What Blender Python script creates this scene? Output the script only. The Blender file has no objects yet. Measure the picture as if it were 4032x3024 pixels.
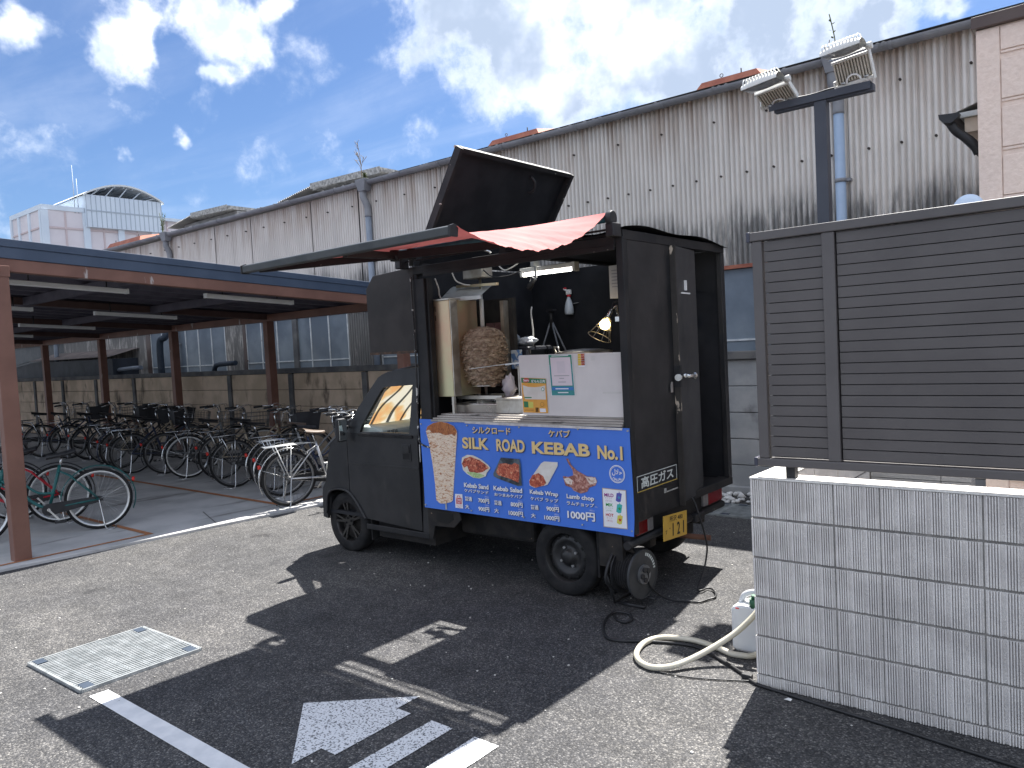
import bpy, bmesh, math, random
from mathutils import Vector, Matrix
random.seed(7)
SC = bpy.context.scene
COL = SC.collection
R = math.radians

# ---------------------------------------------------------------- camera
roll, pitch, yaw = R(-2.997), R(-2.793), R(-39.451)
fw = Vector((math.sin(yaw), math.cos(yaw), 0)); rt = Vector((math.cos(yaw), -math.sin(yaw), 0)); up = Vector((0, 0, 1))
f2 = fw * math.cos(pitch) + up * math.sin(pitch); u2 = -fw * math.sin(pitch) + up * math.cos(pitch)
r3 = rt * math.cos(roll) + u2 * math.sin(roll); u3 = -rt * math.sin(roll) + u2 * math.cos(roll)
cam_d = bpy.data.cameras.new('camera'); cam = bpy.data.objects.new('camera', cam_d); COL.objects.link(cam)
cam.matrix_world = Matrix(((r3.x, u3.x, -f2.x, 0), (r3.y, u3.y, -f2.y, 0), (r3.z, u3.z, -f2.z, 1.74), (0, 0, 0, 1)))
cam_d.sensor_width = 36; cam_d.lens = 36 * 3029 / 4032; cam_d.clip_end = 3000; cam_d.clip_start = .05
SC.camera = cam

# ---------------------------------------------------------------- light
EL = R(57.5); AZ = Vector((-.162, .987, 0)).normalized()
LDIR = (AZ * math.cos(EL) + up * math.sin(EL)).normalized()
sun_d = bpy.data.lights.new('sun', 'SUN'); sun_d.energy = 4.6; sun_d.angle = R(.55); sun_d.color = (1, .965, .91)
sun = bpy.data.objects.new('sun', sun_d); COL.objects.link(sun)
sun.rotation_euler = (-LDIR).to_track_quat('-Z', 'Y').to_euler()
SC.view_settings.view_transform = 'Standard'; SC.view_settings.look = 'None'; SC.view_settings.gamma = 1
SC.view_settings.use_curve_mapping = False
SC.view_settings.exposure = 1.74
SKY = .033

w = bpy.data.worlds.new('World'); SC.world = w; w.use_nodes = True
NT = w.node_tree; NT.nodes.clear()
def N(t, **k):
    n = NT.nodes.new(t)
    for a, v in k.items(): setattr(n, a, v)
    return n
def L(a, b): NT.links.new(a, b)
def mth(op, a, b=None, c=None, clamp=False):
    n = N('ShaderNodeMath', operation=op, use_clamp=clamp)
    for i, v in enumerate((a, b, c)):
        if v is None: continue
        if isinstance(v, (int, float)): n.inputs[i].default_value = v
        else: L(v, n.inputs[i])
    return n.outputs[0]
def mrange(v, a, b, c=0., d=1.):
    n = N('ShaderNodeMapRange', interpolation_type='SMOOTHSTEP')
    L(v, n.inputs[0])
    for i, x in enumerate((a, b, c, d)): n.inputs[i + 1].default_value = x
    return n.outputs[0]
tc = N('ShaderNodeTexCoord'); DIRV = tc.outputs['Generated']
sky = N('ShaderNodeTexSky', sky_type='NISHITA', sun_disc=False)
sky.sun_elevation = EL; sky.sun_rotation = math.atan2(AZ.x, AZ.y); sky.air_density = 1.0; sky.dust_density = .6; sky.ozone_density = 1.6
sep = N('ShaderNodeSeparateXYZ'); L(DIRV, sep.inputs[0])
zc = mth('MAXIMUM', sep.outputs[2], .04)
cmb = N('ShaderNodeCombineXYZ'); L(mth('DIVIDE', sep.outputs[0], zc), cmb.inputs[0]); L(mth('DIVIDE', sep.outputs[1], zc), cmb.inputs[1])
def noise(vec, scale, detail=6, rough=.6, dist=0.):
    n = N('ShaderNodeTexNoise'); L(vec, n.inputs['Vector']); n.inputs['Scale'].default_value = scale
    n.inputs['Detail'].default_value = detail; n.inputs['Roughness'].default_value = rough; n.inputs['Distortion'].default_value = dist
    return n.outputs['Fac']
big = noise(cmb.outputs[0], .55, 2, .5)
det = noise(DIRV, 15, 8, .58, .12)
fine = noise(DIRV, 45, 8, .65)
blobs = [((-.8482,.405,.3413),.060),((-.8598,.3875,.3327),.040),((-.8354,.427,.346),.040),((-.7824,.4926,.3811),.068),((-.7765,.5137,.3649),.045),
 ((-.7931,.4664,.3917),.05),((-.7471,.5328,.3973),.03),((-.883,.3045,.3573),.038),((-.8799,.4091,.2417),.024),((-.8485,.4639,.2548),.021),((-.806,.4937,.3266),.022),
 ((-.8247,.431,.3663),.03),((-.6112,.6882,.3909),.10),((-.5558,.7472,.3643),.135),((-.4919,.7977,.3488),.13),((-.4286,.8287,.3601),.12),((-.4047,.8591,.3135),.085),
 ((-.3282,.8795,.3445),.085),((-.2698,.9032,.3338),.075),((-.2173,.921,.3232),.06),((-.4582,.7979,.3917),.16),((-.1569,.9311,.3293),.026),((-.3469,.8616,.3706),.12),
 ((-.688,.690,.205),.022)]
wn_ = N('ShaderNodeTexNoise'); L(DIRV, wn_.inputs['Vector']); wn_.inputs['Scale'].default_value = 8; wn_.inputs['Detail'].default_value = 5; wn_.inputs['Roughness'].default_value = .6
ws = N('ShaderNodeVectorMath', operation='SUBTRACT'); L(wn_.outputs['Color'], ws.inputs[0]); ws.inputs[1].default_value = (.5, .5, .5)
wm = N('ShaderNodeVectorMath', operation='MULTIPLY_ADD'); L(ws.outputs[0], wm.inputs[0]); wm.inputs[1].default_value = (.13, .13, .07); L(DIRV, wm.inputs[2]); WARP = wm.outputs[0]
acc = None; accb = None
for bi, (c, r) in enumerate(blobs):
    d = N('ShaderNodeVectorMath', operation='DISTANCE'); L(WARP, d.inputs[0]); d.inputs[1].default_value = c
    v = mth('SUBTRACT', 1.0, mth('DIVIDE', d.outputs['Value'], r * (1.12 if bi < 12 else 1.6)), clamp=True)
    acc = v if acc is None else mth('SMOOTH_MAX', acc, v, .35)
    if 12 <= bi < 23: accb = v if accb is None else mth('MAXIMUM', accb, v)
fill_clouds = mth('MULTIPLY', mrange(big, .36, .54), .95)  # cloud cover outside the view, thickened to add fill light
inview = N('ShaderNodeVectorMath', operation='DISTANCE'); L(DIRV, inview.inputs[0]); inview.inputs[1].default_value = (-.60, .74, .30)
fill_clouds = mth('MULTIPLY', fill_clouds, mrange(inview.outputs['Value'], .55, .8))
dens = mth('MAXIMUM', acc, fill_clouds)
dens = mth('ADD', dens, mth('ADD', mth('MULTIPLY', mth('SUBTRACT', det, .5), 1.5), mth('MULTIPLY', mth('SUBTRACT', fine, .5), .2)))
cl = mth('POWER', mrange(dens, .22, .78), 1.5)
mp = N('ShaderNodeMapping'); L(cmb.outputs[0], mp.inputs[0]); mp.inputs['Rotation'].default_value = (0, 0, .9); mp.inputs['Scale'].default_value = (.35, 1.5, 1)
wisp = mth('MULTIPLY', mrange(noise(mp.outputs[0], 1.1, 7, .58, .6), .44, .78), .16)
cover = mth('MAXIMUM', cl, wisp)
# cloud brightness: bright rims, greyer thick undersides
thick = mrange(dens, .5, .85)
shade = mrange(noise(DIRV, 6, 5, .55), .33, .52)
dark = mth('MULTIPLY', mth('MULTIPLY', thick, shade), mrange(accb, .15, .5))
ccol = N('ShaderNodeMix', data_type='RGBA'); L(dark, ccol.inputs[0])
bil = N('ShaderNodeMix', data_type='RGBA'); L(mrange(noise(DIRV, 22, 6, .6, .1), .35, .62), bil.inputs[0]); bil.inputs[6].default_value = (8.0, 9.2, 11.4, 1); bil.inputs[7].default_value = (12.5, 13.2, 14.6, 1); L(bil.outputs[2], ccol.inputs[6]); ccol.inputs[7].default_value = (5.2, 6.3, 8.2, 1)
mix = N('ShaderNodeMix', data_type='RGBA'); L(cover, mix.inputs[0])
tint = N('ShaderNodeMix', data_type='RGBA', blend_type='MULTIPLY'); tint.inputs[0].default_value = 1; L(sky.outputs[0], tint.inputs[6]); tint.inputs[7].default_value = (.78, .96, 1.24, 1)
L(tint.outputs[2], mix.inputs[6]); L(ccol.outputs[2], mix.inputs[7])
bg = N('ShaderNodeBackground'); bg.inputs[1].default_value = SKY; L(mix.outputs[2], bg.inputs[0])
ow = N('ShaderNodeOutputWorld'); L(bg.outputs[0], ow.inputs[0])

# ---------------------------------------------------------------- helpers
OFF = {}
def tag(o, label=None, cat=None, group=None, kind=None):
    if label: o['label'] = label
    if cat: o['category'] = cat
    if group: o['group'] = group
    if kind: o['kind'] = kind
    return o
def thing(name, label, cat, loc=(0, 0, 0), group=None):
    o = bpy.data.objects.new(name, None); COL.objects.link(o); o.location = loc; o.empty_display_size = .1
    OFF[o] = Vector(loc)
    return tag(o, label, cat, group)
def link(me, name, mat, parent=None):
    o = bpy.data.objects.new(name, me); COL.objects.link(o)
    if mat is not None and not me.materials: me.materials.append(mat)
    if parent is not None:
        o.parent = parent; OFF[o] = OFF.get(parent, Vector())
    return o
class MB:
    def __init__(s): s.v = []; s.f = []; s.sm = []
    def add(s, vs, fs, sm=False):
        b = len(s.v); s.v += [Vector(p) for p in vs]; s.f += [tuple(i + b for i in f) for f in fs]; s.sm += [sm] * len(fs); return s
    def bx(s, x0, x1, y0, y1, z0, z1):
        return s.add([(x0,y0,z0),(x1,y0,z0),(x1,y1,z0),(x0,y1,z0),(x0,y0,z1),(x1,y0,z1),(x1,y1,z1),(x0,y1,z1)],
                     [(0,3,2,1),(4,5,6,7),(0,1,5,4),(1,2,6,5),(2,3,7,6),(3,0,4,7)])
    def box(s, c, d, rot=None):
        m = rot.to_matrix() if rot is not None else Matrix.Identity(3)
        pts = [(-1,-1,-1),(1,-1,-1),(1,1,-1),(-1,1,-1),(-1,-1,1),(1,-1,1),(1,1,1),(-1,1,1)]
        return s.add([Vector(c) + m @ Vector((p[0]*d[0]/2, p[1]*d[1]/2, p[2]*d[2]/2)) for p in pts],
                     [(0,3,2,1),(4,5,6,7),(0,1,5,4),(1,2,6,5),(2,3,7,6),(3,0,4,7)])
    def bar(s, a, b, wd, ht, upv=(0,0,1)):
        a = Vector(a); b = Vector(b); d = (b-a).normalized(); u = Vector(upv); x = d.cross(u)
        if x.length < 1e-4: x = d.cross(Vector((1,0,0)))
        x.normalize(); u = x.cross(d)
        q = [a - x*wd/2 - u*ht/2, a + x*wd/2 - u*ht/2, a + x*wd/2 + u*ht/2, a - x*wd/2 + u*ht/2]
        q += [p + (b-a) for p in q]
        return s.add(q, [(3,2,1,0),(4,5,6,7),(0,1,5,4),(1,2,6,5),(2,3,7,6),(3,0,4,7)])
    def tube(s, pts, r, n=8, closed=False, caps=True):
        pts = [Vector(p) for p in pts]; k = len(pts); rr = r if isinstance(r, (list, tuple)) else [r]*k
        vs = []; prev = None
        for i, p in enumerate(pts):
            if closed: t = pts[(i+1) % k] - pts[i-1]
            else: t = pts[min(i+1, k-1)] - pts[max(i-1, 0)]
            t.normalize()
            if prev is None:
                a = Vector((0,0,1)) if abs(t.z) < .9 else Vector((1,0,0)); a = (a - t*a.dot(t)).normalized()
            else:
                a = prev - t*prev.dot(t)
                a = a.normalized() if a.length > 1e-6 else t.orthogonal().normalized()
            prev = a; b = t.cross(a)
            for j in range(n):
                q = 2*math.pi*j/n; vs.append(p + (a*math.cos(q) + b*math.sin(q))*rr[i])
        fs = []
        for i in range(k if closed else k-1):
            for j in range(n):
                i2 = (i+1) % k; fs.append((i*n+j, i*n+(j+1) % n, i2*n+(j+1) % n, i2*n+j))
        s.add(vs, fs, True)
        if caps and not closed: s.add(vs[:n], [tuple(range(n-1, -1, -1))]); s.add(vs[-n:], [tuple(range(n))])
        return s
    def cyl(s, a, b, r, n=12, r2=None): return s.tube([a, b], [r, r if r2 is None else r2], n)
    def lathe(s, prof, c, axis='y', n=32, sm=True, a0=0, a1=2*math.pi):
        full = abs(a1-a0) > 6.28; m = n if full else n+1; c = Vector(c); vs = []
        for i in range(m):
            q = a0 + (a1-a0)*i/n; cs, sn = math.cos(q), math.sin(q)
            for r, h in prof:
                if axis == 'y': vs.append(c + Vector((r*cs, h, r*sn)))
                elif axis == 'z': vs.append(c + Vector((r*cs, r*sn, h)))
                else: vs.append(c + Vector((h, r*cs, r*sn)))
        k = len(prof); fs = []
        for i in range(n):
            i2 = (i+1) % m
            for j in range(k-1): fs.append((i*k+j, i2*k+j, i2*k+j+1, i*k+j+1))
        return s.add(vs, fs, sm)
    def prism(s, poly, axis, a, b):
        def P(u, v, t): return {'y': (u, t, v), 'x': (t, u, v), 'z': (u, v, t)}[axis]
        n = len(poly)
        s.add([P(u, v, a) for u, v in poly] + [P(u, v, b) for u, v in poly],
              [tuple(range(n)), tuple(range(2*n-1, n-1, -1))] + [(i, i+n, (i+1) % n + n, (i+1) % n) for i in range(n)])
        return s
    def grid(s, fn, nu, nv, sm=True):
        vs = [fn(i/nu, j/nv) for i in range(nu+1) for j in range(nv+1)]
        return s.add(vs, [(i*(nv+1)+j, (i+1)*(nv+1)+j, (i+1)*(nv+1)+j+1, i*(nv+1)+j+1) for i in range(nu) for j in range(nv)], sm)
    def sphere(s, c, r, n=12, m=8, sc=(1,1,1)):
        c = Vector(c)
        def f(u, v):
            a = 2*math.pi*u; b = math.pi*(v-.5)
            return c + Vector((r*sc[0]*math.cos(b)*math.cos(a), r*sc[1]*math.cos(b)*math.sin(a), r*sc[2]*math.sin(b)))
        return s.grid(f, n, m)
    def build(s, name, mat, parent=None, recalc=True, bevel=0, tri=False):
        me = bpy.data.meshes.new(name); o = OFF.get(parent, Vector()) if parent is not None else Vector()
        me.from_pydata([tuple(v - o) for v in s.v], [], s.f)
        me.polygons.foreach_set('use_smooth', s.sm)
        bm = bmesh.new(); bm.from_mesh(me)
        if recalc:
            bmesh.ops.remove_doubles(bm, verts=bm.verts, dist=1e-5)
            bmesh.ops.recalc_face_normals(bm, faces=bm.faces)
        if tri: bmesh.ops.triangulate(bm, faces=bm.faces)
        bm.to_mesh(me); bm.free()
        ob = link(me, name, mat, parent)
        if bevel:
            b = ob.modifiers.new('bevel', 'BEVEL'); b.width = bevel; b.segments = 2; b.limit_method = 'ANGLE'; b.angle_limit = R(40)
        return ob
def fillpoly(outer, holes, to3d, thick, name, mat, parent):
    """flat panel with holes: polygon in 2D, mapped by to3d(u,v,t) with t in 0..thick"""
    bm = bmesh.new(); es = []
    for lp in [outer] + holes:
        vs = [bm.verts.new((u, v, 0)) for u, v in lp]
        es += [bm.edges.new((vs[i], vs[(i+1) % len(vs)])) for i in range(len(vs))]
    bmesh.ops.triangle_fill(bm, use_beauty=True, use_dissolve=False, edges=es)
    bmesh.ops.recalc_face_normals(bm, faces=bm.faces)
    if thick:
        r = bmesh.ops.extrude_face_region(bm, geom=bm.faces[:])
        for e in r['geom']:
            if isinstance(e, bmesh.types.BMVert): e.co.z = thick
    o = OFF.get(parent, Vector()) if parent is not None else Vector()
    for v in bm.verts: v.co = Vector(to3d(v.co.x, v.co.y, v.co.z)) - o
    bmesh.ops.recalc_face_normals(bm, faces=bm.faces)
    me = bpy.data.meshes.new(name); bm.to_mesh(me); bm.free()
    return link(me, name, mat, parent)
def copy_tree(o, parent=None):
    c = o.copy(); COL.objects.link(c); c.parent = parent; OFF[c] = OFF.get(o, Vector())
    for ch in [x for x in o.children]: copy_tree(ch, c)
    return c
def curve_pts(ctrl, n=8):
    """Catmull-Rom through control points"""
    P = [Vector(p) for p in ctrl]; P = [2*P[0]-P[1]] + P + [2*P[-1]-P[-2]]; out = []
    for i in range(1, len(P)-2):
        for k in range(n):
            t = k/n; a, b, c, d = P[i-1], P[i], P[i+1], P[i+2]
            out.append(.5*((2*b) + (c-a)*t + (2*a-5*b+4*c-d)*t*t + (3*b-a-3*c+d)*t**3))
    out.append(P[-2]); return out

# ---------------------------------------------------------------- materials
MATS = {}
def M(name, c1, c2=None, scale=6, rough=.6, metal=0, bump=0, bscale=60, lo=.35, hi=.65, stretch=None, spec=.5, detail=5,
      chips=None, emis=None, trans=0, alpha=1, coord='Object', streak=None, ior=1.45, rvar=0):
    if name in MATS: return MATS[name]
    m = bpy.data.materials.new(name); m.use_nodes = True; nt = m.node_tree; nd = nt.nodes; lk = nt.links
    b = nd['Principled BSDF']; b.inputs['Roughness'].default_value = rough; b.inputs['Metallic'].default_value = metal
    b.inputs['Specular IOR Level'].default_value = spec; b.inputs['IOR'].default_value = ior
    t = nd.new('ShaderNodeTexCoord'); vec = t.outputs[coord] if coord != 'World' else None
    if coord == 'World':
        g = nd.new('ShaderNodeNewGeometry'); vec = g.outputs['Position']
    def nz(sc, det, stretchv=None, rg=.55):
        v = vec
        if stretchv:
            mpn = nd.new('ShaderNodeMapping'); lk.new(vec, mpn.inputs[0]); mpn.inputs['Scale'].default_value = stretchv; v = mpn.outputs[0]
        n = nd.new('ShaderNodeTexNoise'); lk.new(v, n.inputs['Vector']); n.inputs['Scale'].default_value = sc
        n.inputs['Detail'].default_value = det; n.inputs['Roughness'].default_value = rg
        return n.outputs['Fac']
    def rng(v, a, bb):
        r = nd.new('ShaderNodeMapRange'); r.interpolation_type = 'SMOOTHSTEP'; lk.new(v, r.inputs[0]); r.inputs[1].default_value = a; r.inputs[2].default_value = bb
        return r.outputs[0]
    def mixc(fac, a, c):
        x = nd.new('ShaderNodeMix'); x.data_type = 'RGBA'; lk.new(fac, x.inputs[0])
        for i, q in ((6, a), (7, c)):
            if isinstance(q, tuple): x.inputs[i].default_value = (*q[:3], 1)
            else: lk.new(q, x.inputs[i])
        return x.outputs[2]
    if c2 is None: c2 = tuple(min(1, v*1.18) for v in c1); c1 = tuple(v*.84 for v in c1)
    fac = rng(nz(scale, detail, stretch), lo, hi); out = mixc(fac, c1, c2)
    if streak: out = mixc(rng(nz(streak[1], 5, streak[2]), streak[3], streak[3]+.16), out, streak[0])
    if chips: out = mixc(rng(nz(chips[2], 6, chips[3] if len(chips) > 3 else None), chips[1], chips[1]+.03), out, chips[0])
    lk.new(out, b.inputs['Base Color'])
    if rvar:
        rr = nd.new('ShaderNodeMapRange'); lk.new(nz(scale*2.3, 4), rr.inputs[0]); rr.inputs[3].default_value = max(.02, rough-rvar); rr.inputs[4].default_value = min(1, rough+rvar)
        lk.new(rr.outputs[0], b.inputs['Roughness'])
    if bump:
        bp = nd.new('ShaderNodeBump'); bp.inputs['Strength'].default_value = bump; bp.inputs['Distance'].default_value = .01
        lk.new(nz(bscale, 6), bp.inputs['Height']); lk.new(bp.outputs[0], b.inputs['Normal'])
    if emis: b.inputs['Emission Color'].default_value = (*emis[0], 1); b.inputs['Emission Strength'].default_value = emis[1]
    if trans: b.inputs['Transmission Weight'].default_value = trans
    if alpha < 1: b.inputs['Alpha'].default_value = alpha
    MATS[name] = m; m['bs'] = 1
    return m
def nodes(name):
    m = bpy.data.materials.new(name); m.use_nodes = True; MATS[name] = m
    return m, m.node_tree.nodes, m.node_tree.links, m.node_tree.nodes['Principled BSDF']
def ramp(nd, lk, v, stops):
    r = nd.new('ShaderNodeValToRGB'); e = r.color_ramp.elements
    while len(e) < len(stops): e.new(.5)
    for k, (p, c) in zip(e, stops): k.position = p; k.color = (*c, 1)
    lk.new(v, r.inputs[0]); return r.outputs[0]
def asphalt():
    m, nd, lk, b = nodes('asphalt'); g = nd.new('ShaderNodeNewGeometry'); P = g.outputs['Position']
    def nz(sc, d, rg=.55):
        n = nd.new('ShaderNodeTexNoise'); lk.new(P, n.inputs['Vector']); n.inputs['Scale'].default_value = sc; n.inputs['Detail'].default_value = d; n.inputs['Roughness'].default_value = rg; return n.outputs['Fac']
    vo = nd.new('ShaderNodeTexVoronoi'); lk.new(P, vo.inputs['Vector']); vo.inputs['Scale'].default_value = 120; vo.inputs['Randomness'].default_value = 1
    sx = nd.new('ShaderNodeSeparateColor'); lk.new(vo.outputs['Color'], sx.inputs[0])
    stone = ramp(nd, lk, sx.outputs[0], [(0, (.036, .037, .04)), (.45, (.058, .058, .061)), (.8, (.092, .09, .088)), (1, (.18, .176, .17))])
    edge = nd.new('ShaderNodeMapRange'); lk.new(vo.outputs['Distance'], edge.inputs[0]); edge.inputs[1].default_value = .35; edge.inputs[2].default_value = .75; edge.inputs[3].default_value = 1; edge.inputs[4].default_value = .5
    mul = nd.new('ShaderNodeMix'); mul.data_type = 'RGBA'; mul.blend_type = 'MULTIPLY'; mul.inputs[0].default_value = 1; lk.new(stone, mul.inputs[6]); lk.new(edge.outputs[0], mul.inputs[7])
    dust = ramp(nd, lk, nz(.9, 4), [(.42, (.9, .9, .92)), (.70, (1.45, 1.42, 1.37))])
    m2 = nd.new('ShaderNodeMix'); m2.data_type = 'RGBA'; m2.blend_type = 'MULTIPLY'; m2.inputs[0].default_value = 1; lk.new(mul.outputs[2], m2.inputs[6]); lk.new(dust, m2.inputs[7])
    oil = ramp(nd, lk, nz(2.3, 3), [(.26, (.45, .45, .47)), (.34, (1, 1, 1))])
    m25 = nd.new('ShaderNodeMix'); m25.data_type = 'RGBA'; m25.blend_type = 'MULTIPLY'; m25.inputs[0].default_value = 1; lk.new(m2.outputs[2], m25.inputs[6]); lk.new(oil, m25.inputs[7]); m2 = m25
    fine = ramp(nd, lk, nz(6, 5), [(.3, (.8, .8, .8)), (.7, (1.25, 1.25, 1.25))])
    m3 = nd.new('ShaderNodeMix'); m3.data_type = 'RGBA'; m3.blend_type = 'MULTIPLY'; m3.inputs[0].default_value = 1; lk.new(m2.outputs[2], m3.inputs[6]); lk.new(fine, m3.inputs[7])
    lk.new(m3.outputs[2], b.inputs['Base Color']); b.inputs['Roughness'].default_value = .82; b.inputs['Specular IOR Level'].default_value = .35
    bp = nd.new('ShaderNodeBump'); bp.inputs['Strength'].default_value = .75; bp.inputs['Distance'].default_value = .006; bp.invert = True
    lk.new(vo.outputs['Distance'], bp.inputs['Height']); lk.new(bp.outputs[0], b.inputs['Normal'])
    return m
def paintmat():
    """worn white road paint with asphalt showing through"""
    m, nd, lk, b = nodes('road_paint'); g = nd.new('ShaderNodeNewGeometry'); P = g.outputs['Position']
    vo = nd.new('ShaderNodeTexVoronoi'); lk.new(P, vo.inputs['Vector']); vo.inputs['Scale'].default_value = 70
    n = nd.new('ShaderNodeTexNoise'); lk.new(P, n.inputs['Vector']); n.inputs['Scale'].default_value = 110; n.inputs['Detail'].default_value = 4
    c = ramp(nd, lk, n.outputs['Fac'], [(.40, (.12, .125, .13)), (.47, (.68, .69, .70))])
    lk.new(c, b.inputs['Base Color']); b.inputs['Roughness'].default_value = .7
    return m
def corrugated(name, base, stain, rust, mould_top, mould_bot):
    """weathered fibre-cement sheet: rust-brown run-down below the gutter, black mould climbing from the lower edge"""
    m, nd, lk, b = nodes(name); g = nd.new('ShaderNodeNewGeometry'); P = g.outputs['Position']
    sp = nd.new('ShaderNodeSeparateXYZ'); lk.new(P, sp.inputs[0])
    def nz(sc, d, st=(1, 1, 1), rg=.6):
        mp = nd.new('ShaderNodeMapping'); lk.new(P, mp.inputs[0]); mp.inputs['Scale'].default_value = st
        n = nd.new('ShaderNodeTexNoise'); lk.new(mp.outputs[0], n.inputs['Vector']); n.inputs['Scale'].default_value = sc; n.inputs['Detail'].default_value = d; n.inputs['Roughness'].default_value = rg; return n.outputs['Fac']
    def rng(v, a, c):
        r = nd.new('ShaderNodeMapRange'); r.interpolation_type = 'SMOOTHSTEP'; lk.new(v, r.inputs[0]); r.inputs[1].default_value = a; r.inputs[2].default_value = c; return r.outputs[0]
    def mu(a, c, op='MULTIPLY'):
        q = nd.new('ShaderNodeMath'); q.operation = op
        for i, v in enumerate((a, c)):
            if isinstance(v, (int, float)): q.inputs[i].default_value = v
            else: lk.new(v, q.inputs[i])
        return q.outputs[0]
    def mx(f, a, c):
        x = nd.new('ShaderNodeMix'); x.data_type = 'RGBA'; lk.new(f, x.inputs[0])
        for i, q in ((6, a), (7, c)):
            if isinstance(q, tuple): x.inputs[i].default_value = (*q, 1)
            else: lk.new(q, x.inputs[i])
        return x.outputs[2]
    out = mx(rng(nz(3, 5, (1, 1, .4)), .35, .68), tuple(v*.94 for v in base), tuple(min(1, v*1.05) for v in base))
    out = mx(mu(rng(nz(7, 6, (1, 1, .08)), .38, .68), mu(rng(sp.outputs[2], 3.75, 4.65), .8)), out, rust)
    out = mx(mu(rng(nz(5, 5, (1, 1, .05)), .50, .75), .35), out, tuple(v*.7 for v in base))
    grad = rng(sp.outputs[2], mould_top, mould_bot)
    md = rng(mu(mu(nz(15.5, 7, (1, 1, .16), .7), grad), mu(nz(1.1, 3, (1, 1, .3)), .62), 'ADD'), .50, .82)
    out = mx(mu(md, .8), out, stain)
    lk.new(out, b.inputs['Base Color']); b.inputs['Roughness'].default_value = .85; b.inputs['Specular IOR Level'].default_value = .25
    bp = nd.new('ShaderNodeBump'); bp.inputs['Strength'].default_value = .25; bp.inputs['Distance'].default_value = .01; lk.new(nz(60, 5), bp.inputs['Height']); lk.new(bp.outputs[0], b.inputs['Normal'])
    return m

ASPH = asphalt(); PAINT = paintmat()
CORR = corrugated('corrugated_sheet', (.68, .64, .595), (.09, .092, .095), (.40, .31, .25), 3.85, 2.75)
CONC = M('slab_concrete', (.40, .40, .395), (.54, .53, .52), scale=1.6, rough=.85, bump=.15, bscale=80, coord='World', streak=((.2, .19, .18), 3, (1, .25, 1), .58))
PANELC = M('panel_concrete', (.48, .37, .265), (.66, .51, .38), scale=2.2, rough=.9, bump=.25, bscale=70, coord='World', streak=((.13, .10, .075), 2.6, (1.2, 1, .55), .55))
POSTC = M('post_concrete', (.10, .10, .105), (.17, .165, .16), scale=4, rough=.9, bump=.2, coord='World')
GREYC = M('grey_concrete', (.30, .31, .32), (.43, .43, .43), scale=2.5, rough=.9, bump=.2, coord='World', streak=((.17, .17, .17), 2.5, (1, 1, .7), .56))
BLOCK = M('split_block', (.64, .61, .585), (.76, .73, .70), scale=7, rough=.92, bump=.6, bscale=160, coord='World', spec=.2, streak=((.44, .42, .40), 6, (1.2, 1.2, .25), .60))
MORTAR = M('mortar', (.19, .18, .17), (.27, .255, .24), scale=20, rough=.95, bump=.4, bscale=120, coord='World')
SLATM = M('dark_brown_aluminium', (.098, .089, .088), (.114, .104, .102), scale=3, rough=.42, spec=.5, rvar=.08)
STEELBR = M('brown_steel', (.175, .085, .062), (.225, .112, .082), scale=2.2, rough=.55, chips=((.42, .37, .35), .665, 6, (1, 1, .28)))
FASCIA = M('blue_grey_fascia', (.05, .075, .12), (.062, .09, .14), scale=3, rough=.45)
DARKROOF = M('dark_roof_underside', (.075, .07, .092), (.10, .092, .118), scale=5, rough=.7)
PVC = M('grey_pvc', (.20, .235, .29), (.25, .285, .34), scale=4, rough=.5)
GUTTER = M('gutter_grey', (.19, .195, .21), (.255, .26, .275), scale=3, rough=.55, streak=((.12, .12, .12), 6, (1, 1, .4), .6))
PIPEBLUE = M('pale_blue_pipe', (.28, .37, .50), (.33, .42, .55), scale=3, rough=.5)
PIPEDARK = M('dark_blue_pipe', (.028, .042, .065), (.04, .055, .08), scale=5, rough=.55)
RUSTRED = M('rusty_red_metal', (.27, .085, .055), (.36, .13, .08), scale=5, rough=.75)
BLACKP = M('matte_black_paint', (.011, .012, .014), (.022, .022, .024), scale=3.5, rough=.42, spec=.5, rvar=.16, bump=.12, bscale=4, streak=((.05, .045, .042), 3.5, (1.5, 1.5, .6), .60))
BLACKW = M('worn_black_paint', (.011, .012, .014), (.022, .021, .022), scale=4, rough=.55, spec=.4, rvar=.12, chips=((.45, .43, .38), .70, 16, (.5, 1, 2.2)))
BLACKIN = M('black_inner_panel', (.010, .011, .014), (.018, .019, .023), scale=5, rough=.6, spec=.35)
RUBBER = M('tyre_rubber', (.012, .012, .013), (.024, .023, .023), scale=10, rough=.8, spec=.3)
BLKPLA = M('black_plastic', (.014, .014, .016), (.026, .026, .028), scale=8, rough=.5)
STEEL = M('stainless_steel', (.52, .50, .46), (.64, .62, .58), scale=3, rough=.30, metal=1, stretch=(1, 1, .15), rvar=.1)
STEELD = M('greasy_steel', (.42, .38, .32), (.60, .58, .53), scale=7, rough=.42, metal=.85, streak=((.16, .10, .05), 6, (1, 1, .5), .60))
ALU = M('aluminium', (.45, .45, .45), (.58, .58, .57), scale=5, rough=.38, metal=.9)
ALUW = M('worn_aluminium_rail', (.36, .33, .30), (.50, .47, .43), scale=9, rough=.5, metal=.55, stretch=(.3, 1, 1), streak=((.05, .045, .04), 7, (.6, 1, 3), .58))
WHITE = M('white_plastic', (.74, .74, .73), (.80, .80, .79), scale=6, rough=.4)
WHITEP = M('white_paint', (.66, .66, .64), (.76, .76, .74), scale=6, rough=.5)
CREAM = M('cream_metal', (.60, .585, .54), (.70, .685, .64), scale=4, rough=.5)
GLASSD = M('dusty_window_glass', (.13, .16, .20), (.22, .26, .30), scale=1.3, rough=.3, spec=.35, streak=((.20, .22, .24), 1.8, (1, 1, .5), .60), coord='World')
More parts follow.
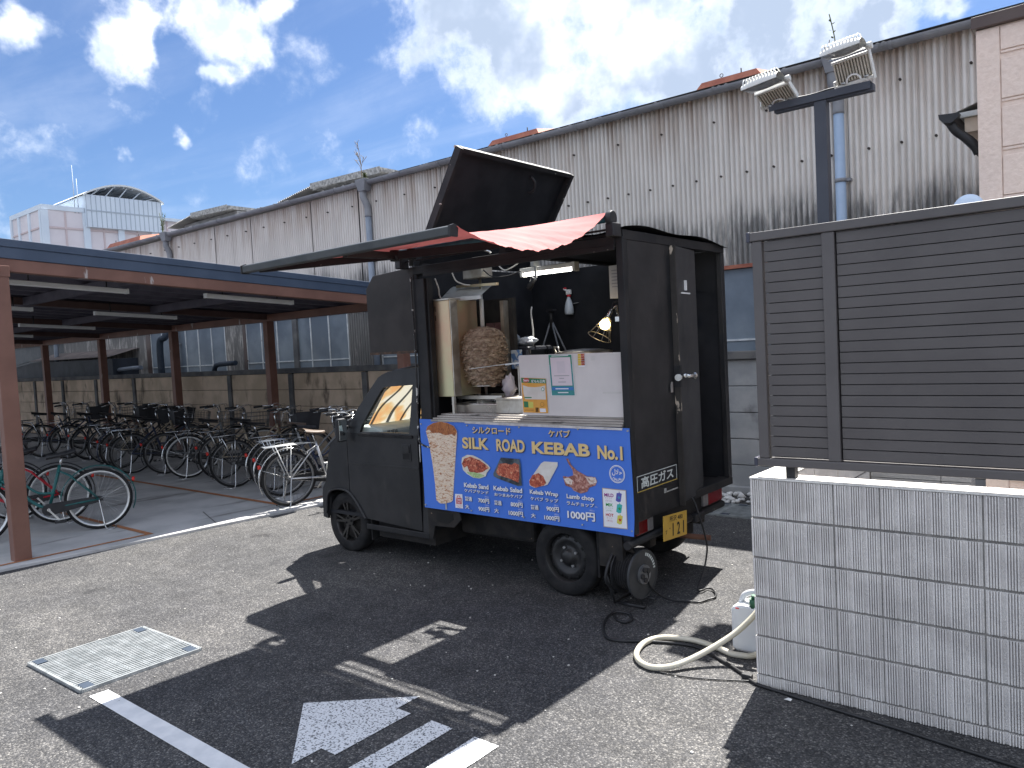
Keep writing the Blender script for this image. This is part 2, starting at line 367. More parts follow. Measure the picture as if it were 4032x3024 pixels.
SIDING = M('pinkish_siding', (.78, .63, .54), (.84, .69, .60), scale=30, rough=.85, bump=.55, bscale=38, coord='World')
BROWNTRIM = M('brown_trim', (.085, .06, .055), (.11, .08, .07), scale=3, rough=.5)
TIN = M('old_tin', (.33, .34, .33), (.5, .5, .48), scale=7, rough=.6, metal=.3)
WEEDM = M('weed_green', (.06, .09, .025), (.13, .15, .05), scale=20, rough=.7)
WEEDD = M('dry_weed', (.17, .13, .09), (.25, .2, .14), scale=20, rough=.8)
ORANGE = M('orange_line_paint', (.34, .135, .055), (.44, .19, .09), scale=14, rough=.8, coord='World')

# ================================================================= SETTING
g = MB().add([(-320, -320, 0), (320, -320, 0), (320, 320, 0), (-320, 320, 0)], [(0, 1, 2, 3)]).build('ground', ASPH); tag(g, 'dark asphalt of the car park', 'ground', kind='structure')
slab = MB().prism([(-30, 1.0), (-7.875, 1.0), (-7.756, 2.24), (-7.462, 5.17), (-7.17, 7.95), (-30, 7.95)], 'z', -.05, .03).build('shelter_pavement', CONC, bevel=.008)
tag(slab, 'pale concrete slab under the bicycle shelter', 'pavement', kind='structure')
def flat(name, pts, z, mat, label=None, th=.0):
    o = MB().add([(x, y, z) for x, y in pts], [tuple(range(len(pts)))]).build(name, mat, recalc=False)
    if o.data.polygons[0].normal.z < 0: o.data.flip_normals()
    return tag(o, label, None, kind='structure')
ol = [[(-7.95, 1.4), (-7.90, 1.4), (-7.79, 3.62), (-7.84, 3.62)], [(-12.0, 3.56), (-7.84, 3.56), (-7.84, 3.62), (-12.0, 3.62)],
      [(-13, 5.15), (-7.83, 5.10), (-7.83, 5.165), (-13, 5.22)], [(-7.83, 5.10), (-7.775, 5.10), (-7.66, 7.2), (-7.715, 7.2)]]
for i, q in enumerate(ol): flat('orange_bay_line', q, .034 + .0005*i, ORANGE, 'orange painted parking line on the shelter slab')
flat('crack_line', [(-8.35, 4.45), (-7.62, 4.20), (-7.62, 4.213), (-8.35, 4.465)], .0345, POSTC, 'dark joint across the shelter slab')
WP = M('white_line_paint', (.62, .63, .64), (.74, .74, .74), scale=9, rough=.65, coord='World', chips=((.2, .2, .2), .70, 30))
flat('white_parking_line', [(-4.344, 1.612), (-4.34, 1.709), (-.5, 1.709), (-.5, 1.605)], .004, WP, 'solid white parking line at the lower left')
flat('road_arrow', [(-3.285, 2.21), (-2.838, 2.59), (-2.838, 2.435), (-2.741, 2.435), (-2.741, 1.985), (-2.838, 1.985), (-2.838, 1.83)], .004, PAINT, 'white painted arrow pointing left on the asphalt')
flat('road_bar', [(-2.606, 2.442), (-2.469, 2.442), (-2.469, 1.88), (-2.606, 1.88)], .004, PAINT, 'white painted bar just right of the arrow')
flat('road_bar', [(-2.333, 2.441), (-2.19, 2.441), (-2.19, 1.88), (-2.333, 1.88)], .004, PAINT, 'outer white painted bar right of the arrow')

# drain gratings
GALV = M('galvanised_steel', (.42, .45, .46), (.60, .63, .64), scale=12, rough=.42, metal=.75)
def grating(name, pts, nb, nc, label, along=0):
    """pts: 4 corners; bars run from side p0p1 to p3p2"""
    p = [Vector((x, y, 0)) for x, y in pts]; c = sum(p, Vector())/4
    t = thing(name, label, 'drain grate', (c.x, c.y, 0))
    b = MB().prism([(q.x, q.y) for q in p], 'z', -.01, .005).build('pit_shade_plate', M('drain_pit_shade', (.01, .011, .012), (.016, .016, .018)), t)  # near-black plate stands in for the shaded pit under the bars
    fr = MB()
    for i in range(4): fr.bar(p[i] + Vector((0, 0, .009)), p[(i+1) % 4] + Vector((0, 0, .009)), .016, .018)
    fr.build('frame', GALV, t)
    for i in range(1, nb):
        k = i/nb; a = p[0].lerp(p[3], k); q = p[1].lerp(p[2], k)
        MB().bar(a + Vector((0, 0, .011)), q + Vector((0, 0, .011)), .0135, .012).build('bar', GALV, t)
    cr = MB()
    for i in range(1, nc):
        k = i/nc; cr.bar(p[0].lerp(p[1], k) + Vector((0, 0, .0085)), p[3].lerp(p[2], k) + Vector((0, 0, .0085)), .008, .007)
    cr.build('cross_rod', GALV, t)
    for q in p:
        d = q.lerp(c, .13); MB().box(d + Vector((0, 0, .012)), (.085, .055, .0135)).build('corner_plate', PIPEDARK, t)
grating('drain_grate', [(-5.138, 1.592), (-5.14, 2.27), (-4.43, 2.287), (-4.433, 1.61)], 26, 7, 'square galvanised drain grate in sunlit asphalt at left')
grating('drain_grate', [(-4.5, 7.42), (-3.24, 7.42), (-3.24, 6.92), (-4.5, 6.92)], 16, 20, 'long drain grate behind the truck, left one at the wall foot')
grating('drain_grate', [(-3.22, 7.42), (-2.0, 7.42), (-2.0, 6.92), (-3.22, 6.92)], 16, 20, 'long drain grate behind the truck, nearer the ribbed block wall')
# white pebbles along the wall foot
pb = MB()
for i in range(420):
    x = random.uniform(-5.2, -1.55); y = random.uniform(7.48, 7.93); r = random.uniform(.02, .038)
    pb.sphere((x, y, r*.5 + random.uniform(0, .02)), r, 7, 5, (random.uniform(.8, 1.3), random.uniform(.7, 1.1), random.uniform(.5, .8)))
tag(pb.build('pebbles', M('white_pebble', (.50, .50, .49), (.74, .74, .73), scale=9, rough=.7), None), 'white pebbles along the foot of the grey wall', None, kind='stuff')

gt_ = MB()
for i in range(260):
    x = random.uniform(-7.4, -.6); y = random.uniform(1.3, 6.5); r = random.uniform(.003, .009)
    gt_.sphere((x, y, r*.4), r, 5, 4, (1, random.uniform(.6, 1.2), .6))
tag(gt_.build('grit', M('grit_stone', (.25, .24, .22), (.6, .58, .54), scale=3, rough=.9)), 'loose grit scattered over the asphalt', None, kind='stuff')
# ---------------------------------------------------------------- concrete panel wall (behind bikes and truck)
def panel_wall():
    t = thing('panel_wall', 'low concrete panel wall with dark posts below the warehouse', 'wall', (-12, 8.03, 0))
    xs = [-29.2, -27.3, -25.4, -23.5, -21.6, -19.6, -17.6, -15.6, -13.6, -11.6, -9.6, -7.6, -5.6, -3.6, -1.6, .4]
    for i, x in enumerate(xs):
        if x < -6: MB().bx(x-.06, x+.06, 7.965, 8.12, 0, 1.46).build('post', POSTC, t, bevel=.006)
    for i in range(len(xs)-1):
        east = xs[i] >= -7.7
        for k in range(5):
            z0 = .03 + k*.288
            dy = random.uniform(-.004, .004)
            e = .004 if east else .062
            MB().bx(xs[i]+e, xs[i+1]-e, 8.0+dy, 8.06+dy, z0+.004, z0+.284).build('panel', GREYC if east else PANELC, t, bevel=.006)
    MB().bx(-29.4, .5, 7.95, 8.13, 1.474, 1.56).build('cap_beam', POSTC, t, bevel=.006)
    MB().bx(-5.6, .5, 7.93, 7.998, 0, .09).build('plinth', GREYC, t, bevel=.01)
panel_wall()

# ---------------------------------------------------------------- warehouse
def warehouse():
    t = thing('warehouse', 'long corrugated grey warehouse with rusty gutter line and lower windows', 'building', (-12, 9.0, 0))
    pitch = .0645; A = .020
    def sheet(x0, x1, z0, z1, dy=0):
        n = max(8, int(round((x1-x0)/pitch*10))); b = MB()
        def f(u, v):
            x = x0 + (x1-x0)*u
            q = .5 - .5*math.cos(2*math.pi*x/pitch)
            return Vector((x, 9.0 + dy - .017 + .045*q**2.2, z0 + (z1-z0)*v))
        b.grid(f, n, 3)
        # overlapping edge lip
        b.add([(x1-.004, 8.977+dy, z0), (x1, 8.977+dy, z0), (x1, 8.977+dy, z1), (x1-.004, 8.977+dy, z1)], [(0, 1, 2, 3)])
        return b.build('corrugated_sheet', CORR, t, recalc=False)
    W = .684; x = -30.1
    x0 = -18.21 - W*17
    while x0 < 2.0:
        sheet(x0, x0+W-(.008 if x0 < -9 else -.01), 2.58, 4.66, random.choice((0, -.008, .006))); x0 += W
    # lower wall: windows between corrugated piers
    wins = [(-18.75, -15.37), (-14.54, -11.2), (-10.3, -7.0), (-5.7, -2.9)]
    lows = [(-24, -18.95), (-15.37, -14.6), (-11.2, -10.3), (-7.0, -5.7), (-2.9, 2)]
    MB().bx(-30.2, 2.05, 9.05, 9.09, 0, 4.66).build('inner_wall', M('warehouse_inner', (.05, .055, .06), (.07, .075, .08)), t)
    for a, b in lows: 
        n = math.ceil((b-a)/.69)
        for i in range(n): sheet(a + (b-a)*i/n, a + (b-a)*(i+1)/n, 1.45, 2.575, .004)
    MB().bx(-30.2, 2.05, 8.94, 9.0, 2.535, 2.58).build('drip_rail', RUSTRED, t)
    MB().bx(-18.95, -18.75, 8.97, 9.015, 1.45, 2.53).build('pilaster', BROWNTRIM, t); MB().bx(-14.64, -14.54, 8.97, 9.015, 1.45, 2.53).build('pilaster', BROWNTRIM, t)
    MB().bx(-12.86, -12.72, 8.955, 9.012, 1.45, 2.53).build('pilaster', POSTC, t)
    for a, b in wins:
        wn = MB().bx(a, b, 9.008, 9.016, 1.45, 2.53).build('window', GLASSD, t)
        n = 6 if b-a > 3 else 5
        for i in range(n):
            u0, u1 = a + (b-a)*i/n, a + (b-a)*(i+1)/n
            for z0, z1 in ((1.46, 1.665), (1.685, 2.53)):
                MB().bx(u0+.013, u1-.013, 9.0, 9.004, z0, z1).build('pane', GLASSD, wn)
        mb = MB()
        for i in range(n+1):
            u = a + (b-a)*i/n; mb.bx(u-.013, u+.013, 8.985, 9.007, 1.45, 2.53)
        mb.bx(a, b, 8.987, 9.0065, 1.664, 1.686); mb.build('mullion', M('white_mullion', (.55, .57, .58), (.74, .76, .76), scale=9, rough=.5, chips=((.2, .14, .1), .66, 12)), wn)
    # bolts
    bolt = MB().cyl((0, -.03, 0), (0, 0, 0), .0135, 8).cyl((0, -.04, 0), (0, -.03, 0), .008, 6); bm0 = None
    pos = [(-18.37+.684*i, 4.415-.0045*i) for i in range(27)] + [(-6.87+.3275*i, 3.66) for i in range(24)]
    BM = M('bolt_dark', (.025, .022, .02), (.05, .04, .035), rough=.8)
    for (bx_, bz) in pos:
        # bolts sit on a crest
        cx = round(bx_/pitch)*pitch
        if bm0 is None:
            o = bolt.build('bolt', BM, None); o.parent = t; OFF[o] = OFF[t]; bm0 = o.data
        else: o = link(bm0, 'bolt', None, t)
        o.location = Vector((cx, 8.987, bz)) - OFF[t]
    # gutter: half-round with brackets
    gp = [(.065*math.cos(a), .065*math.sin(a)) for a in [math.pi + math.pi*k/10 for k in range(11)]]
    gp2 = [(.056*math.cos(a), .056*math.sin(a)) for a in [2*math.pi - math.pi*k/10 for k in range(11)]]
    gt = MB(); prof = gp + gp2
    n = len(prof)
    xa, xb, za, zb = -30.2, 2.1, 4.80, 4.655
    def gz(x): return za + (zb-za)*(x-xa)/(xb-xa)
    gt.add([(xa, 8.87+u, gz(xa)+v) for u, v in prof] + [(xb, 8.87+u, gz(xb)+v) for u, v in prof],
           [(i, i+n, (i+1) % n + n, (i+1) % n) for i in range(n)])
    go = gt.build('gutter', GUTTER, t)
    x = -29.5
    while x < 2:
        MB().lathe([(.066, -.022), (.0705, -.022), (.0705, .022), (.066, .022)], (x, 8.87, gz(x)), 'x', 12, True, math.pi, 2*math.pi).build('gutter_bracket', GUTTER, go); x += 1.31
    # roof behind the gutter
    MB().add([(-30.3, 8.84, 4.775), (2.2, 8.84, 4.70), (2.2, 17, 5.9), (-30.3, 17, 5.95)], [(0, 1, 2, 3)]).add([(-30.3, 8.9, 4.72), (2.2, 8.9, 4.64), (2.2, 17, 5.84), (-30.3, 17, 5.9)], [(3, 2, 1, 0)]).build('roof', M('roof_slate', (.22, .22, .22), (.33, .32, .31), scale=3, rough=.9), t)
    # crests of roof corrugation peeping over the gutter
    rc = MB()
    for i in range(60):
        x = random.choice((-1, 1))*0 + random.uniform(-18, 1); rc.tube([(x, 8.83, gz(x)-.01), (x, 9.3, gz(x)+.055)], .03, 8)
    rc.build('roof_crest', M('roof_slate', (.22,)*3), t)
    # downpipes with hoppers
    for i, (px, mat, r, lowp) in enumerate(((-2.54, PIPEBLUE, .055, 0), (-10.36, PVC, .055, 0), (-17.36, PVC, .055, 0))):
        dp = MB(); z1 = gz(px)
        dp.tube(curve_pts([(px-.03, 8.86, z1-.14), (px-.03, 8.86, z1-.27), (px-.01, 8.89, z1-.36), (px, 8.915, z1-.45), (px, 8.915, z1-.6)], 5), r*1.12, 12)
        o = dp.build('pipe_elbow', GUTTER, t)
        MB().cyl((px, 8.915, z1-.5), (px, 8.915, .1), r, 14).build('downpipe', mat, t)
        MB().add([(px-.13, 8.76, z1+.03), (px+.13, 8.76, z1+.03), (px+.13, 8.95, z1+.03), (px-.13, 8.95, z1+.03), (px-.09, 8.79, z1-.17), (px+.08, 8.79, z1-.17), (px+.08, 8.93, z1-.17), (px-.09, 8.93, z1-.17)],
                 [(3, 2, 1, 0), (4, 5, 6, 7), (0, 1, 5, 4), (1, 2, 6, 5), (2, 3, 7, 6), (3, 0, 4, 7)]).build('hopper', GUTTER, t, bevel=.006)
        for zz in (3.36, 2.2):
            MB().lathe([(r, -.02), (r*1.12, -.02), (r*1.12, .02), (r, .02)], (px, 8.915, zz), 'z', 14).bx(px+r, px+r+.05, 8.91, 8.985, zz-.015, zz+.015).build('pipe_clip', GUTTER, t)
    # rusty ridge-side ventilator boxes on the roof
    for (a, b, zz) in ((-8.02, -6.9, 4.83), (-4.46, -3.5, 4.82), (-21.7, -19.7, 4.90)):
        v = MB(); h = .17
        v.add([(a, 9.35, zz), (b, 9.35, zz), (b, 10.0, zz+.1), (a, 10.0, zz+.1), (a+.1, 9.45, zz+h), (b-.14, 9.45, zz+h), (b-.14, 9.95, zz+h+.09), (a+.1, 9.95, zz+h+.09)],
              [(0, 1, 5, 4), (1, 2, 6, 5), (2, 3, 7, 6), (3, 0, 4, 7), (4, 5, 6, 7)])
        vo = v.build('roof_ventilator', RUSTRED, t)
        MB().tube([(a+.35, 9.5, zz+h+.02 + .03*math.sin(q)) if 0 else (a+.35+.022*math.cos(q), 9.5, zz+h+.045+.022*math.sin(q)) for q in [k*math.pi/5 for k in range(10)]], .005, 5, closed=True).cyl((b-.35, 9.5, zz+h), (b-.35, 9.5, zz+h+.07), .008, 6).build('lifting_eye', BM, vo)
    # raised roof monitors
    for (a, b, z0, z1) in ((-14.6, -11.2, 5.0, 5.30), (-19.5, -16.6, 5.05, 5.42)):
        mo = MB().bx(a+.4, b, 10.25, 12, 4.9, z1-.12).build('roof_monitor', M('monitor_boards', (.16, .16, .165), (.24, .24, .24), scale=5, rough=.9), t)
        c = MB(); nn = 60
        c.grid(lambda u, v: Vector((a + 1.3*u, 10.0 + 1.9*v, z1-.16+.16*u + .016*math.cos(u*2*math.pi*20) + 0*v)), nn*2, 2); c.build('monitor_roof', M('roof_slate', (.2,)*3), mo, recalc=False)
        MB().add([(a+1.2, 10.0, z1-.07), (b, 10.0, z1-.13), (b, 10.0, z1+.0), (a+1.2, 10.0, z1+.05)], [(0, 1, 2, 3)]).bx(a+1.25, b, 10.02, 12, z1-.1, z1-.02).build('monitor_fascia', M('lichen_board', (.18, .18, .18), (.4, .4, .39), scale=16, rough=.9), mo)
warehouse()
# small things leaning at the warehouse foot seen through the shelter
def wallpipe(pts, r, mat, label):
    t = tag(MB().tube(curve_pts(pts, 6), r, 10).build('vent_pipe', mat), label, 'pipe')
wallpipe([(-16.95, 8.55, 2.6), (-16.95, 8.45, 2.35), (-17.1, 8.4, 2.2), (-17.1, 8.4, 1.2), (-17.1, 8.4, .1)], .075, PIPEDARK, 'dark bent downpipe beside the third shelter post from the truck')
wallpipe([(-19.9, 8.5, 1.55), (-19.85, 8.5, 1.63), (-19.6, 8.5, 1.66), (-18.9, 8.5, 1.69), (-18.3, 8.5, 1.70)], .05, PVC, 'grey pipe lying on the panel wall, farthest left one')
wallpipe([(-15.05, 8.5, 1.5), (-15.0, 8.5, 1.62), (-14.85, 8.5, 1.68), (-14.2, 8.5, 1.70)], .05, PIPEDARK, 'short dark elbow pipe poking over the panel wall')
wallpipe([(-23.5, 8.6, 1.5), (-23.5, 8.6, 2.3), (-23.45, 8.6, 2.5)], .06, PVC, 'grey stand pipe beside the lean-to shed at far left')
ls = thing('lean_to_shed', 'dark lean-to shed with sloping roof against the warehouse', 'shed', (-22, 8.7, 0))
MB().prism([(-26.3, 0), (-19.45, 0), (-19.45, 1.95), (-24.6, 1.98), (-26.3, 1.85)], 'y', 8.35, 8.97).build('wall', M('shed_tarp', (.025, .032, .045), (.045, .055, .075), scale=3, rough=.6), ls)
MB().add([(-26.5, 8.25, 1.86), (-24.6, 8.25, 2.02), (-19.35, 8.25, 2.0), (-19.35, 8.98, 2.2), (-24.6, 8.98, 2.22), (-26.5, 8.98, 2.05)], [(0, 1, 4, 5), (1, 2, 3, 4)]).build('roof', M('shed_roof', (.10, .085, .08), (.16, .13, .12), scale=4, rough=.9), ls)

def weed(x, y, z, h, n, label, mat, leafy=False, bare=False):
    t = thing('weed', label, 'plant', (x, y, z)); st = MB(); lf = MB(); rnd = random.Random(int(h*1000)+n)
    for i in range(n):
        a = rnd.uniform(0, 6.28); hh = h*rnd.uniform(.55, 1) if i else h; sp = h*.16
        p = [(x+rnd.uniform(-.06, .06)*(i > 0), y, z), (x+sp*.3*math.cos(a), y+sp*.3*math.sin(a), z+hh*.5), (x+sp*math.cos(a), y+sp*math.sin(a), z+hh)]
        if bare: p[0] = (x, y, z); p[1] = (x-.01, y, z+hh*.55)
        st.tube(curve_pts(p, 4), .0045 if n > 2 else .006, 5)
        if bare:
            for k in range(4):
                b = rnd.uniform(0, 6.28); q = Vector(p[2]); st.tube([q.lerp(Vector(p[1]), rnd.uniform(0, .5)), q + Vector((.05*math.cos(b), .05*math.sin(b), rnd.uniform(-.02, .04)))], .003, 4)
        if leafy:
            for k in range(12):
                q = Vector(p[0]).lerp(Vector(p[2]), .25 + .7*k/12); b = rnd.uniform(0, 6.28); s = .022
                d = Vector((math.cos(b), math.sin(b), .4))*s*2; e = Vector((-math.sin(b), math.cos(b), 0))*s*.7
                lf.add([q, q+d*.5+e, q+d, q+d*.5-e], [(0, 1, 2, 3)])
    so = st.build('stem', mat, t)
    if leafy: lf.build('leaf', mat, t, recalc=False)
weed(-10.40, 8.86, 4.72, .66, 6, 'tall dry weed growing from the gutter above the truck cab', WEEDD, bare=True)
weed(-10.30, 8.84, 4.72, .13, 6, 'small green weed at the foot of the dry stalk in the gutter', WEEDM, leafy=True)
weed(-2.52, 8.86, 4.62, .50, 1, 'leafy tall weed in the gutter behind the right floodlight', WEEDM, leafy=True)
weed(-2.62, 8.84, 4.62, .24, 4, 'short dry stalks in the gutter behind the right floodlight', WEEDD)
weed(-17.5, 8.86, 4.72, .52, 7, 'bushy pale weed in the gutter at the far left downpipe', WEEDM, leafy=True)
# far office building
def office():
    t = thing('office_block', 'far pink and grey office block, colours paled for haze, with arched roof canopy and masts', 'building', (-170, 70, 0))
    PK = M('hazed_pink_cladding', (.66, .61, .63), (.72, .67, .69), scale=.2, rough=.8); GR = M('hazed_grey_cladding', (.62, .69, .77), (.68, .75, .82), scale=.2, rough=.7); JT = M('pink_joint', (.55, .45, .45), (.6, .5, .5), rough=.8); DK = M('hazed_canopy_steel', (.45, .5, .56), (.5, .55, .6), rough=.6)  # distance haze is put into these pale cladding and canopy colours
    MB().bx(-176, -160, 58, 86, 0, 32.2).build('wall', PK, t)
    MB().bx(-176.2, -159.8, 57.8, 65.5, 32.2, 33.1).build('parapet', GR, t)
    for y in (58.2, 65.6, 72.2, 79.0): MB().bx(-160, -159.6, y-.5, y+.7, 0, 32.1).build('pilaster', GR, t)
    for x in (-175.6, -171.5, -166.2, -160.6): MB().bx(x-.4, x+.4, 57.7, 58, 0, 32.1).build('pilaster', GR, t)
    for y in (62, 69, 75.6, 82): MB().bx(-160, -159.85, y-.15, y+.15, 0, 32).build('joint', JT, t)
    for z in (28.9,): MB().bx(-160, -159.83, 58.9, 86, z-.18, z+.18).bx(-176, -160, 57.85, 58, z-.15, z+.15).build('joint', JT, t)
    pn = MB().bx(-175, -159, 65.6, 80.5, 29.4, 35.7).build('plant_screen', GR, t)
    for i in range(17):
        y = 65.6 + 14.9*i/16; MB().bx(-159, -158.93, y-.06, y+.06, 29.45, 35.65).build('screen_joint', M('screen_joint', (.38, .44, .5), (.42, .48, .54)), pn)
    MB().bx(-159, -158.9, 65.6, 80.5, 32.5, 32.75).build('screen_rail', M('screen_joint', (.38,)*3), pn)
    ro = MB(); K = 18
    pr = [(65.0 + 16*k/K, 35.7 + 2.6*math.sin(math.pi*k/K)**.9 if 0 < k < K else 35.6) for k in range(K+1)]
    ro.add([(-158.6, y, z) for y, z in pr] + [(-175, y, z) for y, z in pr] + [(-158.6, y, z-.35) for y, z in pr] + [(-175, y, z-.35) for y, z in pr],
           [(k, k+1, K+2+k, K+1+k) for k in range(K)] + [(k, 2*K+2+k, 2*K+3+k, k+1) for k in range(K)] + [(2*K+2+k, 3*K+3+k, 3*K+4+k, 2*K+3+k) for k in range(K)])
    ro.build('arched_canopy', M('canopy_white', (.66, .68, .68), (.72, .74, .74)), t)
    tr = MB()
    for k in range(3, 17, 2): tr.bar((-158.9, pr[k][0], pr[k][1]-.5), (-175, pr[k][0], pr[k][1]-.5), .18, .3)
    for k in range(2, 16, 3): tr.bar((-159.2, pr[k][0], 35.7), (-159.2, pr[k+2][0], pr[k+2][1]-.4), .18, .18)
    tr.build('canopy_truss', DK, t)
    MB().cyl((-160, 63.9, 32), (-160, 63.9, 41.2), .10, 6, .04).build('mast', DK, t); MB().cyl((-160, 64.55, 32), (-160, 64.55, 38.7), .10, 6, .05).build('mast', DK, t)
    MB().bx(-170, -159, 80.5, 86, 32, 32.6).build('parapet', GR, t)
office()
# ================================================================= RIBBED BLOCK WALL + FENCE (bin enclosure)
def rib_block_mesh(wd, ht, ends=(0, 0)):
    """block 0.15 deep, front face towards -y carrying ribs in groups of five"""
    b = MB(); b.bx(0, wd, .012, .15, 0, ht)
    g = .065; n = max(1, int(round(wd/g))); g = wd/n; rp = (g-.013)/5
    for k in range(n):
        for r in range(5):
            x0 = k*g + .0065 + r*rp + .0012; x1 = x0 + rp - .0030
            d = .0007*((r*7+k*3) % 3)
            b.add([(x0, .012, 0), (x0+.0012, d, .002), (x1-.0012, d, .002), (x1, .012, 0), (x0, .012, ht), (x0+.0012, d, ht-.002), (x1-.0012, d, ht-.002), (x1, .012, ht)],
                  [(0, 1, 5, 4), (1, 2, 6, 5), (2, 3, 7, 6), (0, 3, 2, 1), (4, 5, 6, 7)])
    me_o = b.build('block', BLOCK, None, recalc=False); me = me_o.data; bpy.data.objects.remove(me_o); return me
HB = rib_block_mesh(.192, .184); FB = rib_block_mesh(.388, .184); LB = rib_block_mesh(.391, .050); LHB = rib_block_mesh(.194, .050)
wall = thing('block_wall', 'grey ribbed concrete block wall carrying the slatted fence at right', 'wall', (-1.5, 3.61, 0))
ZC = [.062 + .196*k for k in range(5)]
def course(x0, y, rotz, seq, zl):
    for z in zl:
        u = 0
        for s in seq:
            me = (FB if s == 2 else HB) if z > .03 else (LB if s == 2 else LHB)
            o = link(me, 'block', None, wall); o.rotation_euler = (0, 0, rotz)
            d = Vector((math.cos(rotz), math.sin(rotz), 0))
            o.location = Vector((x0, y, z)) + d*u + Vector((random.uniform(-.001, .001), random.uniform(-.0015, .0015), 0)) - OFF[wall]
            u += .391+.004 if s == 2 else .194+.004
SEQ = [2, 1, 2, 2, 2, 2, 2]
course(-1.5, 3.61, 0, SEQ, ZC + [.002])
course(-1.5, 5.3, -math.pi/2, [2, 2, 2, 2], ZC + [.002])      # left leg, outer face towards -x
def mort(a, b, c, d, nm='mortar'):
    o = MB()
    for z in ZC + [1.042]: pass
    return MB().bx(a, b, c, d, .0, 1.032).build(nm, MORTAR, wall)
mort(-1.494, 1.3, 3.624, 3.752); mort(-1.488, -1.356, 3.752, 5.3)
# smooth coping faces (the block tops)
MB().bx(-1.5, 1.3, 3.612, 3.76, 1.0325, 1.0400).build('coping', M('coping_concrete', (.58, .56, .53), (.70, .68, .64), scale=9, rough=.9, bump=.3, coord='World'), wall)
MB().bx(-1.5, -1.35, 3.7605, 5.3, 1.0325, 1.0395).build('coping', M('coping_concrete', (.58,)*3), wall)
# rear wall of the enclosure
ew = thing('block_wall', 'rear block wall of the bin enclosure glimpsed under the fence', 'wall', (-1.3, 5.3, 0))
for k in range(5):
    for i in range(6):
        x0 = -1.34 + .395*i
        if x0 < -.85: MB().bx(x0, min(x0+.391, -.79), 5.15 + random.uniform(0, .003), 5.3, .0+.2*k, .2*k+.196).build('block', GREYC, ew)
fence = thing('slat_fence', 'dark brown aluminium slat fence standing on the ribbed block wall', 'fence', (-1.4, 3.66, 1.04))
YF = 3.622
MB().bx(-1.455, 1.3, YF-.012, YF+.055, 2.180, 2.222).build('top_rail', SLATM, fence, bevel=.004)
MB().bx(-1.455, 1.3, YF-.012, YF+.055, 1.100, 1.137).build('bottom_rail', SLATM, fence, bevel=.004)
for z0, z1 in ((2.176, 2.225), (1.097, 1.141)): MB().bx(-1.470, -1.452, YF-.015, YF+.058, z0, z1).build('end_cap', M('cap_dark', (.05, .052, .075), (.06, .062, .085), rough=.35), fence, bevel=.004)
MB().bx(-1.447, -1.399, YF-.004, YF+.045, 1.138, 2.179).build('end_post', SLATM, fence, bevel=.003)
MB().bx(-1.122, -1.067, YF-.006, YF+.045, 1.138, 2.179).build('mid_post', SLATM, fence, bevel=.003)
MB().bx(.95, 1.0, YF-.006, YF+.045, 1.138, 2.179).build('mid_post', SLATM, fence, bevel=.003)
zz = 1.147; ns = 21; ph = (2.176-1.147)/ns
def slat(x0, x1, z):
    return MB().add([(x0, YF+.030, z), (x1, YF+.030, z), (x1, YF+.0085, z+.001), (x0, YF+.0085, z+.001), (x1, YF+.0065, z+ph-.0032), (x0, YF+.0065, z+ph-.0032), (x1, YF+.03, z+ph-.003), (x0, YF+.03, z+ph-.003)],
        [(0, 1, 2, 3), (3, 2, 4, 5), (5, 4, 6, 7), (7, 6, 1, 0), (0, 3, 5, 7), (1, 6, 4, 2)]).build('slat', SLATM, fence)
for k in range(ns):
    slat(-1.392, -1.123, zz+k*ph); slat(-1.060, .949, zz+k*ph)
MB().bx(-1.385, 1.2, YF+.034, YF+.038, 1.14, 2.178).build('backing', BLKPLA, fence)
for x in (-1.312, -.1, .9):
    MB().bx(x-.022, x+.022, 3.655, 3.70, 1.0405, 1.0995).build('foot', BLKPLA, fence, bevel=.002)

# ---------------------------------------------------------------- house at the right
house = thing('house', 'pinkish sided house with dark brown roof trim behind the fence at right', 'house', (-.77, 5.6, 0))
HY = 5.6
MB().bx(-.775, 4, HY+.012, 9, 0, 3.525).build('wall', SIDING, house)
MB().bx(-.80, 4, HY-.03, 9, 3.525, 3.60).build('roof_trim', BROWNTRIM, house, bevel=.006)
MB().bx(-.778, -.655, HY, HY+.0115, .45, 3.52).build('corner_board', SIDING, house, bevel=.004)
z = .45; k = 0
while z < 3.5:
    h = .29; z1 = min(z+h-.026, 3.515)
    for (a, b) in ((-.650, .95), (.955, 2.5)):
        MB().bx(a, b, HY+.001, HY+.0115, z+.026, z1).build('siding_board', SIDING, house, bevel=.003)
        MB().bx(a, b, HY+.003, HY+.0115, z+.006, z+.020).build('siding_bead', SIDING, house, bevel=.002)
    z += h; k += 1
MB().bx(-.76, 4, HY+.008, HY+.011, 0, .44).build('plinth', GREYC, house)
MB().add([(-.92, HY+.05, 3.065), (-.774, HY+.05, 3.11), (-.774, HY+1.8, 3.11), (-.92, HY+1.8, 3.065)], [(0, 1, 2, 3)]).bx(-.92, -.774, HY+.05, HY+1.8, 3.03, 3.062).build('eave_roof', TIN, house)
MB().bx(-.86, -.776, HY+.08, HY+1.7, 2.94, 3.028).build('eave_soffit', M('soffit_cream', (.55, .45, .35), (.62, .52, .42)), house)
eg = MB(); pr = [(-.99+.0, 3.06), (-.985, 3.03), (-.96, 3.005), (-.92, 2.995), (-.885, 3.02), (-.875, 3.05)]
eg.prism(pr, 'y', HY-.02, HY+1.8); eg.build('eave_gutter', BLKPLA, house)
MB().tube(curve_pts([(-.93, HY+.05, 3.0), (-.90, HY+.06, 2.95), (-.82, HY+.08, 2.87), (-.79, HY+.10, 2.80)], 5), .028, 10).build('gutter_elbow', BLKPLA, house)
